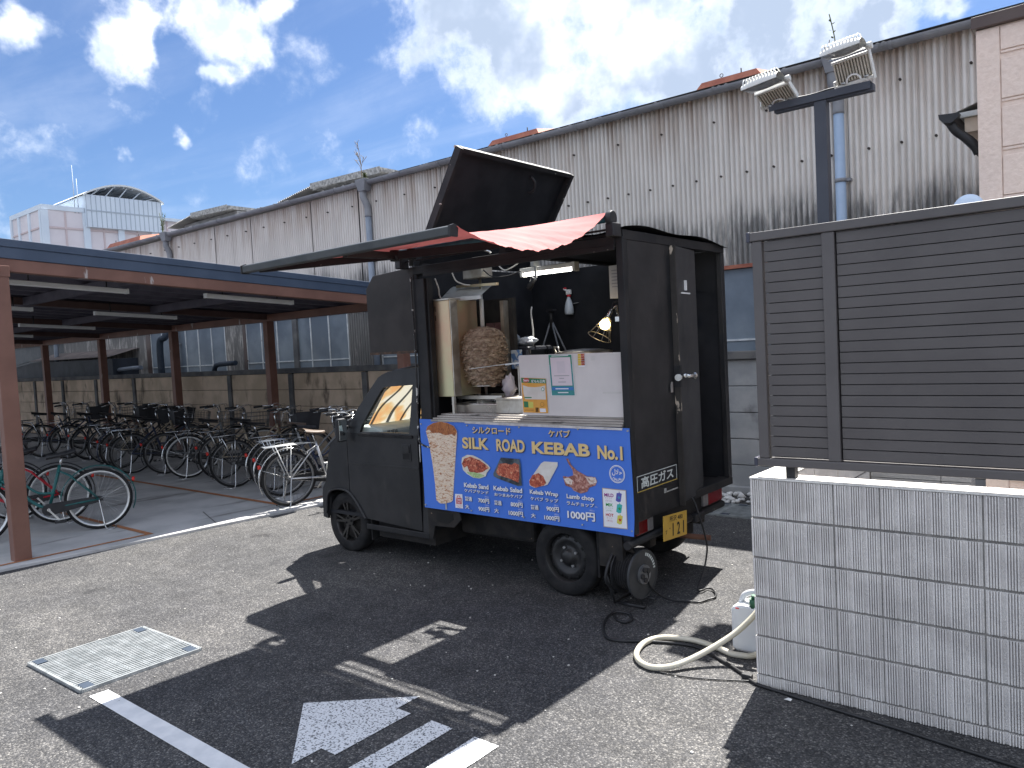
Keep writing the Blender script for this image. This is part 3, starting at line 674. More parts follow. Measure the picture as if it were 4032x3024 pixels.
tag(MB().sphere((-.80, 5.35, 2.42), .085, 20, 12, (1, .45, 1)).cyl((-.80, 5.36, 2.4), (-.79, 5.59, 2.4), .012).build('dome_cover', M('pale_blue_plastic', (.55, .66, .80), (.6, .7, .84), rough=.3)), 'pale blue dome just above the fence beside the house corner', 'vent cover')

# ---------------------------------------------------------------- light mast with two floodlights
POSTM = M('mast_grey_blue', (.058, .064, .082), (.07, .077, .097), scale=2, rough=.5)
mast = thing('light_mast', 'dark square light mast with crossbar behind the slat fence', 'lamp post', (-1.98, 6.5, 0))
MB().bx(-2.03, -1.935, 6.46, 6.555, 0, 3.575).build('post', POSTM, mast, bevel=.006)
MB().bx(-2.39, -1.60, 6.45, 6.455, 3.575, 3.632).bx(-2.39, -1.60, 6.455, 6.56, 3.627, 3.632).build('crossbar', POSTM, mast)
MB().bx(-2.355, -1.585, 6.475, 6.54, 3.562, 3.615).build('crossbar', POSTM, mast)
MB().tube(curve_pts([(-2.27, 6.50, 3.64), (-2.22, 6.49, 3.70), (-2.24, 6.48, 3.73), (-2.26, 6.49, 3.68), (-2.19, 6.49, 3.65), (-2.05, 6.5, 3.645), (-1.9, 6.5, 3.655), (-1.8, 6.5, 3.645)], 6), .008, 6).build('cable', BLKPLA, mast)
LMET = M('lamp_cream', (.60, .60, .57), (.70, .70, .67), scale=7, rough=.45); LGL = M('lamp_glass', (.22, .24, .26), (.32, .34, .36), scale=5, rough=.08, spec=.8); LFIN = M('lamp_fins', (.47, .43, .36), (.56, .52, .45), scale=5, rough=.6)
def flood(label, base, rot):
    t = thing('floodlight', label, 'floodlight', (0, 0, 0)); 
    # local: base plate at origin, back plate rises along +y'/z ; the head hangs forward at the top
    def add(mb, nm, mat, par=None): return mb.build(nm, mat, par or t, bevel=.003)
    back = MB()
    for k in range(12): back.bx(-.125 + k*.0215, -.125 + k*.0215 + .012, -.030, .0, .03, .185)
    back.bx(-.13, .13, 0, .012, .02, .19); add(back, 'heat_sink', LFIN)
    add(MB().bx(-.135, .135, -.036, .016, .185, .205), 'frame', LMET); add(MB().bx(-.135, .135, -.036, .016, .0, .022), 'frame', LMET)
    add(MB().bx(.136, .15, -.04, .02, -.01, .235), 'arm', LMET); add(MB().bx(-.15, -.136, -.04, .02, .0, .06), 'arm', LMET)
    add(MB().cyl((-.09, -.03, .028), (-.06, -.045, .028), .012, 8).cyl((.08, -.03, .028), (.11, -.045, .028), .012, 8), 'bolt', ALU)
    add(MB().lathe([(.045, -.012), (.058, -.012), (.058, -.008), (.045, -.008)], (0, -.03, .022), 'y', 16, True, 0, math.pi), 'tilt_scale', WHITE)
    RH = Matrix.Rotation(-(rot[0] - R(14)), 3, 'X'); pv = Vector((0, -.02, .235))
    def rh(p): return pv + RH @ (p - pv)
    hd = MB()
    def f(u, v):
        a = math.pi*v; x = -.15 + .29*u
        e = 1 - .25*(2*u-1)**2
        return rh(Vector((x, -.02 - .13*(1-math.cos(a))*.85, .225 + .075*math.sin(a)*e + .03*v)))
    hd.grid(f, 24, 10); h = add(hd, 'lamp_head', LMET)
    fins = MB()
    for k in range(11):
        x = -.13 + k*.025; fins.grid(lambda u, v: rh(Vector((x-.005+.01*u, -.03 - .11*(1-math.cos(math.pi*v))*.9, .232 + .09*math.sin(math.pi*v) + .03*v))), 1, 8)
    fo = fins.build('cooling_fin', LMET, h)
    MB().grid(lambda u, v: rh(Vector((-.14 + .27*u, -.03 - .20*v, .222 + .028*v - .02*math.sin(math.pi*u)*math.sin(math.pi*v)))), 8, 8).build('lens', LGL, h)
    MB().cyl((.13, -.02, .235), (.175, -.02, .235), .026, 12).build('pivot', LMET, h)
    t.location = base; t.rotation_euler = rot; return t
flood('left floodlight on the mast crossbar, tilted out to the left', (-2.31, 6.50, 3.655), (R(66), R(-7), 0))
flood('right floodlight on the mast crossbar, with finned cream head', (-1.715, 6.49, 3.65), (R(24), R(-5), 0))

# ================================================================= BICYCLE SHELTER
sh = thing('bicycle_shelter', 'open bicycle shelter with brown steel posts and blue grey roof edge', 'shelter', (-7.94, 2.48, 0))
def rz(y): return 2.957 - .0606*(y-2.514)      # top of the gable fascia
def gable(x0, x1, ztop, zbot, y0, y1, nm, mat, bev=.004):
    b = MB(); pts = [(y0, rz(y0)-ztop), (y1, rz(y1)-ztop), (y1, rz(y1)-zbot), (y0, rz(y0)-zbot)]
    return b.prism(pts, 'x', x0, x1).build(nm, mat, sh, bevel=bev)
gable(-7.99, -7.925, 0.005, .077, .9, 8.05, 'fascia_cap', FASCIA)
gable(-7.985, -7.935, .077, .180, .9, 8.05, 'fascia', FASCIA)
gable(-8.04, -7.945, .182, .297, 1.0, 7.72, 'gable_beam', STEELBR)
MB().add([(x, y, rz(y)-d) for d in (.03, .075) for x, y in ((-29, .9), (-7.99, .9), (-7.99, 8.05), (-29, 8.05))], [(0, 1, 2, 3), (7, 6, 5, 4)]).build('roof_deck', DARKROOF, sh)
# folded-plate underside ribs run down the slope
for k in range(40):
    x = -8.2 - .5*k
    if x < -28: break
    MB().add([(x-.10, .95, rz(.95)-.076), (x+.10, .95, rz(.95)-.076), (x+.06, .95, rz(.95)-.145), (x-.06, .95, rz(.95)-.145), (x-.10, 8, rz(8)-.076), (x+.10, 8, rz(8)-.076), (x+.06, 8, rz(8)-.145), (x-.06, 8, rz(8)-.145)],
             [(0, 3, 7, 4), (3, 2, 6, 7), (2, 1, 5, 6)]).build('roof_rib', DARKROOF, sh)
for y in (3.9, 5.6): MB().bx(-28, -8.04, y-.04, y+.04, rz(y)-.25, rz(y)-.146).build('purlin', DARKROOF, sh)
for x in (-11.59, -14.89, -18.19, -21.5, -24.8):
    MB().prism([(1.0, rz(1.0)-.147), (7.66, rz(7.66)-.147), (7.66, rz(7.66)-.24), (1.0, rz(1.0)-.24)], 'x', x-.05, x+.05).build('rafter', M('rafter_dark', (.09, .05, .045), (.11, .065, .055)), sh)
MB().bx(-28, -8.0, 7.55, 7.65, 2.38, 2.50).build('rear_beam', STEELBR, sh, bevel=.004)
for x in (-8.25, -11.59, -14.89, -18.19, -21.5, -24.8):
    MB().bx(x-.065, x+.065, 7.53, 7.67, .03, 2.3795).build('post', STEELBR, sh, bevel=.005)
MB().bx(-8.0, -7.885, 2.405, 2.545, .03, 2.664).build('post', STEELBR, sh, bevel=.005)
MB().bx(-11.3, -11.19, 2.405, 2.545, .03, 2.72).build('post', STEELBR, sh, bevel=.005)
MB().bx(-8.005, -7.879, 2.36, 2.552, 2.60, 2.70).build('bracket', STEELBR, sh, bevel=.003)
MB().cyl((-7.88, 2.46, 2.655), (-7.862, 2.46, 2.655), .013, 6).build('bolt', STEELBR, sh)
TUBE = M('unlit_lamp_tube', (.74, .75, .73), (.80, .81, .79), rough=.4)
def tubelamp(x, y0, y1, label):
    t = thing('batten_lamp', label, 'ceiling lamp', (x, y0, rz(y0)-.34), 'batten lamps under the shelter roof')
    z0, z1 = rz(y0)-.31, rz(y1)-.31
    MB().bar((x, y0, z0), (x, y1, z1), .07, .05).build('housing', TUBE, t, bevel=.008); MB().bar((x, y0-.02, z0), (x, y0, z0), .074, .054).build('end_cap', WHITE, t); MB().bar((x, y1, z1), (x, y1+.02, z1), .074, .054).build('end_cap', TUBE, t)
    MB().cyl((x, y0+.2, z0), (x, y0+.2, z0+.16), .008).cyl((x, y1-.2, z1), (x, y1-.2, z1+.16), .008).build('hanger', BLKPLA, t)
rows = ['nearest the camera', 'one bay further in', 'two bays further in', 'three bays further in', 'four bays further in']
for i, x in enumerate((-8.62, -11.4, -14.3, -17.2, -20.1)):
    tubelamp(x, 2.75, 3.90, 'unlit batten lamp in the left row of the shelter, ' + rows[i])
    tubelamp(x+.22*(i == 0), 4.72, 5.86, 'unlit batten lamp in the right row of the shelter, ' + rows[i])

# ================================================================= BICYCLES
CHROME = M('bike_chrome', (.55, .55, .54), (.70, .70, .69), scale=6, rough=.25, metal=1)
RIMW = M('bright_rim', (.62, .62, .60), (.74, .74, .72), scale=6, rough=.3, metal=.6); SPOKE = M('spoke_grey', (.22, .22, .22), (.32, .32, .32), rough=.4, metal=.6); RIMG = M('dull_rim', (.15, .15, .15), (.24, .235, .23), scale=6, rough=.4, metal=.8)
SADB = M('saddle_black', (.02, .02, .022), (.035, .035, .037), rough=.45); SADBR = M('saddle_brown', (.085, .06, .045), (.13, .095, .07), rough=.38)
REDR = M('red_reflector', (.55, .02, .015), (.7, .05, .03), rough=.2); BASK = M('basket_dark', (.02, .02, .023), (.034, .034, .038), rough=.6); WIRE = M('basket_wire', (.12, .12, .12), (.2, .2, .2), rough=.4, metal=.7)
FR = dict(teal=M('teal_frame', (.012, .095, .095), (.02, .13, .125), rough=.3), red=M('red_frame', (.42, .012, .025), (.55, .02, .035), rough=.3), silver=M('silver_frame', (.5, .5, .51), (.62, .62, .62), rough=.3, metal=.7),
          navy=M('navy_frame', (.015, .022, .05), (.025, .035, .075), rough=.35), black=M('black_frame', (.015, .015, .017), (.03, .03, .03), rough=.4), brown=M('brown_frame', (.10, .055, .04), (.14, .08, .06), rough=.4),
          grey=M('grey_frame', (.16, .165, .17), (.22, .225, .23), rough=.4), champagne=M('champagne_frame', (.34, .28, .2), (.42, .35, .26), rough=.35, metal=.5))
WR = .325; WB = 1.10
def arc(cx, cz, r, a0, a1, n=16, y=0): return [(cx + r*math.cos(R(a0 + (a1-a0)*k/n)), y, cz + r*math.sin(R(a0 + (a1-a0)*k/n))) for k in range(n+1)]
BK = {}
def bmesh_part(key, mb):
    o = mb.build(key, None, None); BK[key] = o.data; bpy.data.objects.remove(o)
def bike_parts():
    b = MB(); b.lathe([(WR-.034, -.012), (WR-.016, -.021), (WR-.004, -.015), (WR, 0), (WR-.004, .015), (WR-.016, .021), (WR-.034, .012)], (0, 0, 0), 'y', 40); bmesh_part('tyre', b)
    b = MB(); b.lathe([(WR-.036, -.013), (WR-.030, -.014), (WR-.030, .014), (WR-.036, .013), (WR-.052, .007), (WR-.052, -.007), (WR-.036, -.013)], (0, 0, 0), 'y', 40); bmesh_part('rim', b)
    b = MB()
    for k in range(32):
        a = 2*math.pi*k/32; s = 1 if k % 2 else -1; h = a + (.9 if (k//2) % 2 else -.9)
        b.tube([(.022*math.cos(h), .026*s, .022*math.sin(h)), ((WR-.05)*math.cos(a), .003*s, (WR-.05)*math.sin(a))], .0013, 3, caps=False)
    b.cyl((0, -.045, 0), (0, .045, 0), .019, 10); bmesh_part('spokes', b)
    b = MB()   # step-through frame
    bb = Vector((.46, 0, .275)); st = Vector((.335, 0, .72)); hl = Vector((.865, 0, .60)); hu = Vector((.835, 0, .73))
    b.cyl(bb, st, .016, 10); b.cyl(hl, hu, .019, 10)
    b.tube(curve_pts([hl + Vector((.0, 0, .03)), (.72, 0, .50), (.58, 0, .35), bb], 6), .0165, 10)
    b.tube(curve_pts([hu - Vector((0, 0, .02)), (.70, 0, .60), (.55, 0, .46), (.405, 0, .44)], 6), .0125, 10)
    for s in (-1, 1):
        b.tube([bb + Vector((0, .02*s, 0)), (.30, .05*s, .30), (0, .062*s, WR)], .0095, 8); b.tube([st + Vector((.01, .014*s, -.06)), (.25, .05*s, .60), (0, .062*s, WR)], .008, 8)
    bmesh_part('frame', b)
    b = MB()
    for s in (-1, 1): b.tube(curve_pts([(hl.x, .03*s, .58), (.905, .05*s, .50), (.985, .055*s, .40), (WB, .055*s, WR)], 5), [.013]*5 + [.011]*10 + [.009], 8)
    b.bx(hl.x-.02, hl.x+.02, -.045, .045, .572, .60); bmesh_part('fork', b)
    def fender(a0, a1, cx):
        m = MB(); r = WR+.022
        m.lathe([(r, -.026), (r+.009, -.018), (r+.012, 0), (r+.009, .018), (r, .026), (r+.007, .017), (r+.010, 0), (r+.007, -.017), (r, -.026)], (cx, 0, WR), 'y', 24, True, R(a0), R(a1)); return m
    bmesh_part('rear_mudguard', fender(5, 205, 0)); bmesh_part('front_mudguard', fender(28, 165, WB))
    b = MB()
    for s in (-1, 1): b.tube([(0, .066*s, WR), (-.315, .02*s, WR+.13)], .0025, 5)
    bmesh_part('mudguard_stay', b)
    b = MB(); b.cyl((.335, 0, .70), (.308, 0, .82), .0125, 10); bmesh_part('seat_post', b)
    b = MB()
    def sad(u, v):
        t = u; x = .185 + .27*t; wdt = .105*(1-t)**.75 + .022; a = math.pi*v
        return Vector((x, wdt*math.cos(a), .83 + .035*math.sin(a)*(1 - .25*t) + .022*(1-t)**2 - .02*t))
    b.grid(sad, 14, 10); b.grid(lambda u, v: Vector((.185 + .27*u, (2*v-1)*(.105*(1-u)**.75+.022), .826 - .018*math.sin(math.pi*v) + .022*(1-u)**2 - .02*u)), 14, 4); b.cyl((.24, -.04, .79), (.24, -.04, .83), .014); b.cyl((.24, .04, .79), (.24, .04, .83), .014); bmesh_part('saddle', b)
    b = MB(); b.tube([(hu.x, 0, .70), (.82, 0, .80), (.812, 0, .905)], .012, 10)
    for s in (-1, 1): b.tube(curve_pts([(.825, 0, .905), (.85, .05*s, .905), (.84, .13*s, .965), (.80, .215*s, 1.0), (.70, .25*s, 1.0), (.60, .265*s, .99)], 6), .0108, 8)
    bmesh_part('handlebar', b)
    b = MB(); b.cyl((.715, .248, 1.0), (.585, .267, .99), .0165, 10); bmesh_part('grip_l', b)
    b = MB(); b.cyl((.715, -.248, 1.0), (.585, -.267, .99), .0165, 10); bmesh_part('grip_r', b)
    b = MB()
    for s in (-1, 1): b.tube([(.77, .235*s, .985), (.70, .262*s, .962), (.635, .272*s, .955)], .005, 5); b.tube(curve_pts([(.78, .23*s, .99), (.93, .16*s, 1.03), (.95, .03*s, .9), (.90, 0, .72)], 5), .0028, 5)
    b.sphere((.74, -.19, 1.02), .022, 8, 6); bmesh_part('brake_lever', b)
    b = MB(); x0, x1 = .87, 1.17
    for z0, e in ((.66, .0), (.72, .008), (.78, .016), (.84, .024), (.90, .032)):
        b.tube([(x0-e*.3, -.13-e, z0), (x1+e, -.13-e, z0), (x1+e, .13+e, z0), (x0-e*.3, .13+e, z0)], .0032, 5, closed=True)
    for k in range(8):
        t = k/7
        for q, (u, v) in enumerate(((x0+(x1-x0)*t, -1), (x0+(x1-x0)*t, 1))): b.tube([(u, .13*v, .66), (u+(u-1.0)*.1, .162*v, .90)], .0022, 4)
        y = -.13 + .26*t; b.tube([(x1, y, .66), (x1+.032, y*1.24, .90)], .0022, 4); b.tube([(x0, y, .66), (x0-.01, y*1.24, .90)], .0022, 4); b.tube([(x0, y, .66), (x1, y, .66)], .0022, 4)
    bmesh_part('wire_basket', b)
    b = MB(); T = .006
    q = [(x0, -.14, .66), (x1, -.14, .66), (x1, .14, .66), (x0, .14, .66)]; q2 = [(x0-.02, -.175, .92), (x1+.05, -.175, .92), (x1+.05, .175, .92), (x0-.02, .175, .92)]
    b.add(q + q2, [(3, 2, 1, 0), (0, 1, 5, 4), (1, 2, 6, 5), (2, 3, 7, 6), (3, 0, 4, 7)]); b.tube([Vector(p) for p in q2], .009, 6, closed=True); bmesh_part('solid_basket', b)
    b = MB()
    for y in (-.065, -.022, .022, .065): b.cyl((-.28, y, .71), (.21, y, .715), .0045, 6)
    for x in (-.28, -.12, .05, .21): b.cyl((x, -.07, .712), (x, .07, .712), .0045, 6)
    for s in (-1, 1): b.tube([(-.16, .068*s, .71), (-.02, .068*s, WR+.03)], .006, 6); b.tube([(.02, .068*s, .71), (.0, .068*s, WR+.03)], .006, 6)
    b.tube([(.21, 0, .715), (.33, 0, .70)], .006, 6); bmesh_part('rear_rack', b)
    b = MB(); b.tube(curve_pts([(0, .075, WR), (-.02, .10, .18), (-.05, .13, .012), (-.13, .11, .008), (-.14, 0, .008), (-.13, -.11, .008), (-.05, -.13, .012), (-.02, -.10, .18), (0, -.075, WR)], 5), .0065, 7); bmesh_part('kickstand', b)
    b = MB(); b.prism([(.46 + .062*math.cos(a), .275 + .062*math.sin(a)) for a in [math.pi*(-.5 + k/8) for k in range(9)]] + [(.0, WR+.032), (-.04, WR+.02), (-.04, WR-.02), (.0, WR-.032)], 'y', .040, .056); bmesh_part('chain_case', b)
    b = MB(); b.cyl((.46, -.06, .275), (.46, .07, .275), .017, 10); b.bar((.46, .075, .275), (.36, .08, .15), .018, .012, (0, 1, 0)); b.bar((.46, -.065, .275), (.56, -.07, .40), .018, .012, (0, 1, 0)); bmesh_part('crank', b)
    b = MB(); b.bx(.31, .41, .088, .17, .138, .162); bmesh_part('pedal_l', b); b = MB(); b.bx(.51, .61, -.16, -.078, .388, .412); bmesh_part('pedal_r', b)
    b = MB(); b.cyl((-.325, 0, WR+.17), (-.352, 0, WR+.165), .024, 12); bmesh_part('reflector', b)
    b = MB(); b.sphere((1.0, .07, .52), .034, 10, 8, (1.4, 1, 1)); bmesh_part('headlamp', b)
bike_parts()
def bicycle(x, y, head, frame, label, saddle=SADB, rim=RIMG, basket='wire', rack=True, guard=None, cover=None, lean=0, tyre=RUBBER):
    t = thing('bicycle', label, 'bicycle', (0, 0, 0), 'bicycles parked under the shelter')
    def P(key, mat, par=None, loc=None, nm=None):
        me = BK[key]; o = bpy.data.objects.new(nm or key, me); COL.objects.link(o); o.parent = par or t
        if not me.materials: me.materials.append(mat)
        o.material_slots[0].link = 'OBJECT'; o.material_slots[0].material = mat
        if loc: o.location = loc
        return o
    fm = FR[frame]
    for loc, nm in (((0, 0, WR), 'rear_wheel'), ((WB, 0, WR), 'front_wheel')):
        r = P('rim', rim, None, loc, nm); r.rotation_euler = (0, random.uniform(0, 6), 0); P('tyre', tyre, r); P('spokes', SPOKE if rim is RIMG else CHROME, r)
    P('frame', fm); P('fork', fm); g = guard or random.choice((CHROME, FR['black'], FR['grey'], FR['navy']))
    P('rear_mudguard', g); P('front_mudguard', g); P('mudguard_stay', CHROME)
    P('seat_post', CHROME); P('saddle', saddle)
    h = P('handlebar', CHROME); P('grip_l', BLKPLA, h, nm='grip'); P('grip_r', BLKPLA, h, nm='grip'); P('brake_lever', CHROME, h)
    if basket: P(basket + '_basket', WIRE if basket == 'wire' else BASK, nm='basket')
    if rack: P('rear_rack', WHITEP if rack == 'white' else CHROME)
    P('kickstand', CHROME); P('chain_case', cover or BLKPLA); c = P('crank', CHROME); P('pedal_l', BLKPLA, c, nm='pedal'); P('pedal_r', BLKPLA, c, nm='pedal')
    P('reflector', REDR); P('headlamp', BLKPLA)
    t.location = (x, y, .03); t.rotation_euler = (R(lean), 0, R(head)); return t
BB = [(-7.66, 5.16, 74, 'silver', 'silver bicycle with white rear rack, nearest the truck cab', dict(saddle=SADBR, rim=RIMG, rack='white', basket='solid', guard=CHROME)),
 (-8.35, 5.42, 76, 'navy', 'navy bicycle second from the truck, half behind the silver one', dict(rim=RIMG, basket='solid')),
 (-8.85, 5.60, 71, 'grey', 'grey bicycle with covered basket, third from the truck', dict(basket='solid', saddle=SADBR)),
 (-9.61, 5.72, 74, 'black', 'black bicycle with big covered basket, fourth from the truck', dict(basket='solid', rim=RIMG)),
 (-10.45, 5.80, 75, 'champagne', 'champagne bicycle with wire basket, fifth from the truck', dict(rim=RIMG)),
 (-10.95, 5.68, 70, 'black', 'black bicycle with wire basket and bright rims, sixth from the truck', dict(rim=RIMW)),
 (-11.75, 5.72, 76, 'grey', 'grey bicycle seventh from the truck, behind the rear post', dict(rack=False)),
 (-12.62, 5.66, 72, 'navy', 'navy bicycle eighth from the truck in the back row', dict()),
 (-13.35, 5.80, 77, 'champagne', 'champagne bicycle ninth from the truck in the back row', dict(basket='solid')),
 (-14.2, 5.85, 70, 'black', 'black bicycle tenth from the truck in the back row', dict(basket='solid')),
 (-15.2, 5.90, 74, 'brown', 'dark red brown bicycle eleventh from the truck', dict(rack=False, basket='solid')),
 (-16.05, 5.95, 78, 'black', 'black bicycle twelfth from the truck in the dark end of the shelter', dict()),
 (-16.95, 5.90, 72, 'navy', 'navy bicycle thirteenth from the truck in the dark end of the shelter', dict(basket='solid')),
 (-17.9, 5.80, 75, 'black', 'black bicycle farthest left in the back row beside the front post', dict())]
for i, (x, y, h, fr, lb, kw) in enumerate(BB):
    j = 0 if i == 0 else 1
    bicycle(x + j*random.uniform(-.12, .12), y + j*random.uniform(-.16, .16), h + j*random.uniform(-11, 9), fr, lb, lean=random.uniform(-5, 5), **kw)
bicycle(-8.61, 3.45, -112, 'teal', 'teal bicycle with white rims parked beside the near shelter post', rim=RIMW, basket=None, rack=False, guard=FR['teal'], lean=2)
bicycle(-9.42, 3.36, -113, 'red', 'red bicycle just behind the teal one', rim=RIMW, basket=None, rack=False, guard=FR['black'], lean=2)
bicycle(-10.15, 3.15, -110, 'black', 'dark bicycle with white rims behind the red one, mostly hidden by the post', rim=RIMW, basket='wire', rack=False, guard=FR['black'], lean=2)
# ================================================================= FOOD TRUCK
tr = thing('food_truck', 'black kei food truck with open serving hatch, awning and raised roof panel', 'food truck', (-4.0, 4.95, 0))
YL, YR = 4.22, 5.66
def tilt(u): return max(0, (u-1.07))*.13
def side3(sgn):
    def f(u, v, t):
        yy = (YL + tilt(v) + t) if sgn < 0 else (YR - tilt(v) - t)
        return (u, yy, v)
    return f
FRONT = [(-5.372, 1.095), (-5.46, 1.045), (-5.53, 1.01), (-5.60, .965), (-5.632, .89), (-5.65, .81), (-5.70, .62), (-5.745, .56), (-5.76, .50), (-5.765, .39), (-5.76, .29), (-5.70, .28), (-5.705, .38), (-5.69, .46), (-5.645, .53), (-5.59, .555), (-5.54, .562), (-5.47, .562), (-5.41, .555), (-5.372, .538)]
DOORL = [(-5.364, 1.07), (-5.364, .535), (-5.32, .505), (-5.28, .465), (-5.235, .415), (-5.20, .37), (-5.172, .335), (-4.480, .300), (-4.480, 1.07)]
UPPER = [(-5.362, 1.0705), (-5.335, 1.13), (-5.25, 1.25), (-5.12, 1.39), (-4.98, 1.535), (-4.93, 1.56), (-4.86, 1.582), (-4.70, 1.60), (-4.478, 1.615), (-4.478, 1.0705)]
WIN = [(-5.185, 1.078), (-5.165, 1.13), (-5.08, 1.245), (-4.93, 1.432), (-4.905, 1.452), (-4.88, 1.458), (-4.552, 1.472), (-4.572, 1.085)]
PIL = [(-4.472, .262), (-4.400, .255), (-4.400, 1.628), (-4.472, 1.618)]
for s in (-1, 1):
    f = side3(s)
    fillpoly(FRONT, [], f, .025, 'front_corner', BLACKP, tr)
    d = fillpoly(DOORL, [], f, .03, 'door', BLACKP, tr)
    fillpoly(UPPER, [WIN], f, .03, 'window_frame', BLACKP, d)
    fillpoly([((u+4.87)*.985-4.87, (v-1.27)*.985+1.27) for u, v in WIN], [], lambda u, v, t: (u, (YL + tilt(v) + .02) if s < 0 else (YR - tilt(v) - .02), v), 0, 'side_window', M('cab_glass', (.10, .13, .12), (.12, .15, .14), rough=.02, spec=.6, alpha=.22), d)
    fillpoly(PIL, [], f, .03, 'rear_pillar', BLACKP, tr)
    yo = YL if s < 0 else YR; y0, y1 = sorted((yo - s*0, yo + s*.004)); y2, y3 = sorted((yo, yo + s*.008))
    MB().bx(-5.36, -4.485, y0, y1, .795, .812).build('door_crease', BLACKP, d, bevel=.002)
    if s < 0:
        MB().bx(-4.665, -4.56, YL-.006, YL+.001, .86, 1.0).build('handle_surround', BLKPLA, d, bevel=.006)
        MB().bx(-4.655, -4.572, YL-.013, YL-.005, .925, .985).build('handle', BLACKP, d, bevel=.008)
        MB().bx(-4.655, -4.572, YL-.0065, YL-.0055, .872, .918).build('handle_recess', RUBBER, d)
        MB().bx(-5.20, -4.53, YL-.012, YL+.004, 1.045, 1.068).build('window_seal', RUBBER, d, bevel=.004)
    MB().bx(-5.16, -4.40, y0 - .004, y1 + .004, .245, .292).build('sill', BLACKW, tr, bevel=.008)
    # wheel-arch lip
    arch = [(-5.705, .33), (-5.69, .46), (-5.645, .53), (-5.54, .562), (-5.41, .555), (-5.32, .505), (-5.235, .415), (-5.165, .325)]
    MB().tube(curve_pts([(u, yo - .004*(-s) , v) for u, v in arch], 5), .012, 6).build('wheel_arch', BLACKP, tr)
    fillpoly([(-5.71, .29), (-5.70, .47), (-5.64, .54), (-5.54, .57), (-5.41, .565), (-5.31, .51), (-5.22, .42), (-5.14, .29)], [], lambda u, v, t: (u, (YL+.20) if s < 0 else (YR-.20), v), 0, 'arch_liner', RUBBER, tr)
def across(prof, mat, nm, n=8, crown=0., inset=True, y0=None, y1=None):
    def fn(u, v):
        k = u*(len(prof)-1); i = min(int(k), len(prof)-2); t = k-i
        x = prof[i][0]*(1-t) + prof[i+1][0]*t; z = prof[i][1]*(1-t) + prof[i+1][1]*t
        a = (YL + tilt(z)) ; b = (YR - tilt(z))
        e = 1-(2*v-1)**2
        return Vector((x - crown*.5*e*(0 if nm == 'cab_roof' else 1), a + (b-a)*v, z + (crown*e if nm == 'cab_roof' else 0)))
    return MB().grid(fn, (len(prof)-1)*2, n).build(nm, mat, tr)
across([(-4.400, 1.628), (-4.70, 1.60), (-4.86, 1.582), (-4.93, 1.56), (-4.98, 1.535)], BLACKP, 'cab_roof', 10, .055)
across([(-4.98, 1.535), (-5.12, 1.39), (-5.25, 1.25), (-5.335, 1.13)], M('cab_glass', (.1,)*3), 'windscreen', 8, .05)
across([(-5.335, 1.13), (-5.46, 1.045), (-5.60, .965), (-5.65, .81), (-5.70, .62), (-5.76, .50), (-5.765, .29)], BLACKP, 'cab_front', 8, .06)
MB().bx(-4.415, -4.395, YL+.02, YR-.02, .3, 1.0).build('cab_back', BLACKIN, tr); MB().bx(-4.415, -4.395, YL+.08, YR-.08, 1.45, 1.62).build('cab_back', BLACKIN, tr)
MB().bx(-4.415, -4.395, YL+.06, YL+.25, 1.0, 1.45).bx(-4.415, -4.395, YR-.25, YR-.06, 1.0, 1.45).build('cab_back', BLACKIN, tr)
MB().bx(-5.7, -4.41, YL+.03, YR-.03, .33, .36).build('cab_floor', BLACKIN, tr)
MB().bx(-4.75, -4.45, YL+.08, YR-.08, .36, .75).bx(-4.52, -4.42, YL+.1, YR-.1, .75, 1.02).build('seat', M('seat_grey', (.06, .06, .065), (.09, .09, .095), rough=.9), tr, bevel=.03)
DASH = M('dash_grey', (.40, .47, .44), (.50, .56, .53), scale=8, rough=.7)
MB().prism([(-5.32, 1.12), (-5.05, 1.115), (-4.96, 1.09), (-4.95, .98), (-5.05, .9), (-5.3, .85)], 'y', YL+.06, YR-.06).build('dashboard', DASH, tr, bevel=.02)
vt = MB()
for k in range(3): vt.bx(-4.955, -4.945, YL+.11+.04*k, YL+.135+.04*k, 1.03, 1.085)
vt.build('air_vent', BLKPLA, tr)
sw = [Vector((-4.80, 5.28, 1.14)) + Matrix.Rotation(R(55), 3, 'Y') @ Vector((.18*math.cos(a), .18*math.sin(a), 0)) for a in [2*math.pi*k/24 for k in range(24)]]
MB().tube(sw, .014, 8, closed=True).cyl((-4.80, 5.28, 1.14), (-4.98, 5.28, 1.02), .02).bar((-4.80, 5.10, 1.14), (-4.80, 5.46, 1.14), .03, .02).build('steering_wheel', M('wheel_cream', (.45, .47, .36), (.55, .57, .45), rough=.5), tr)
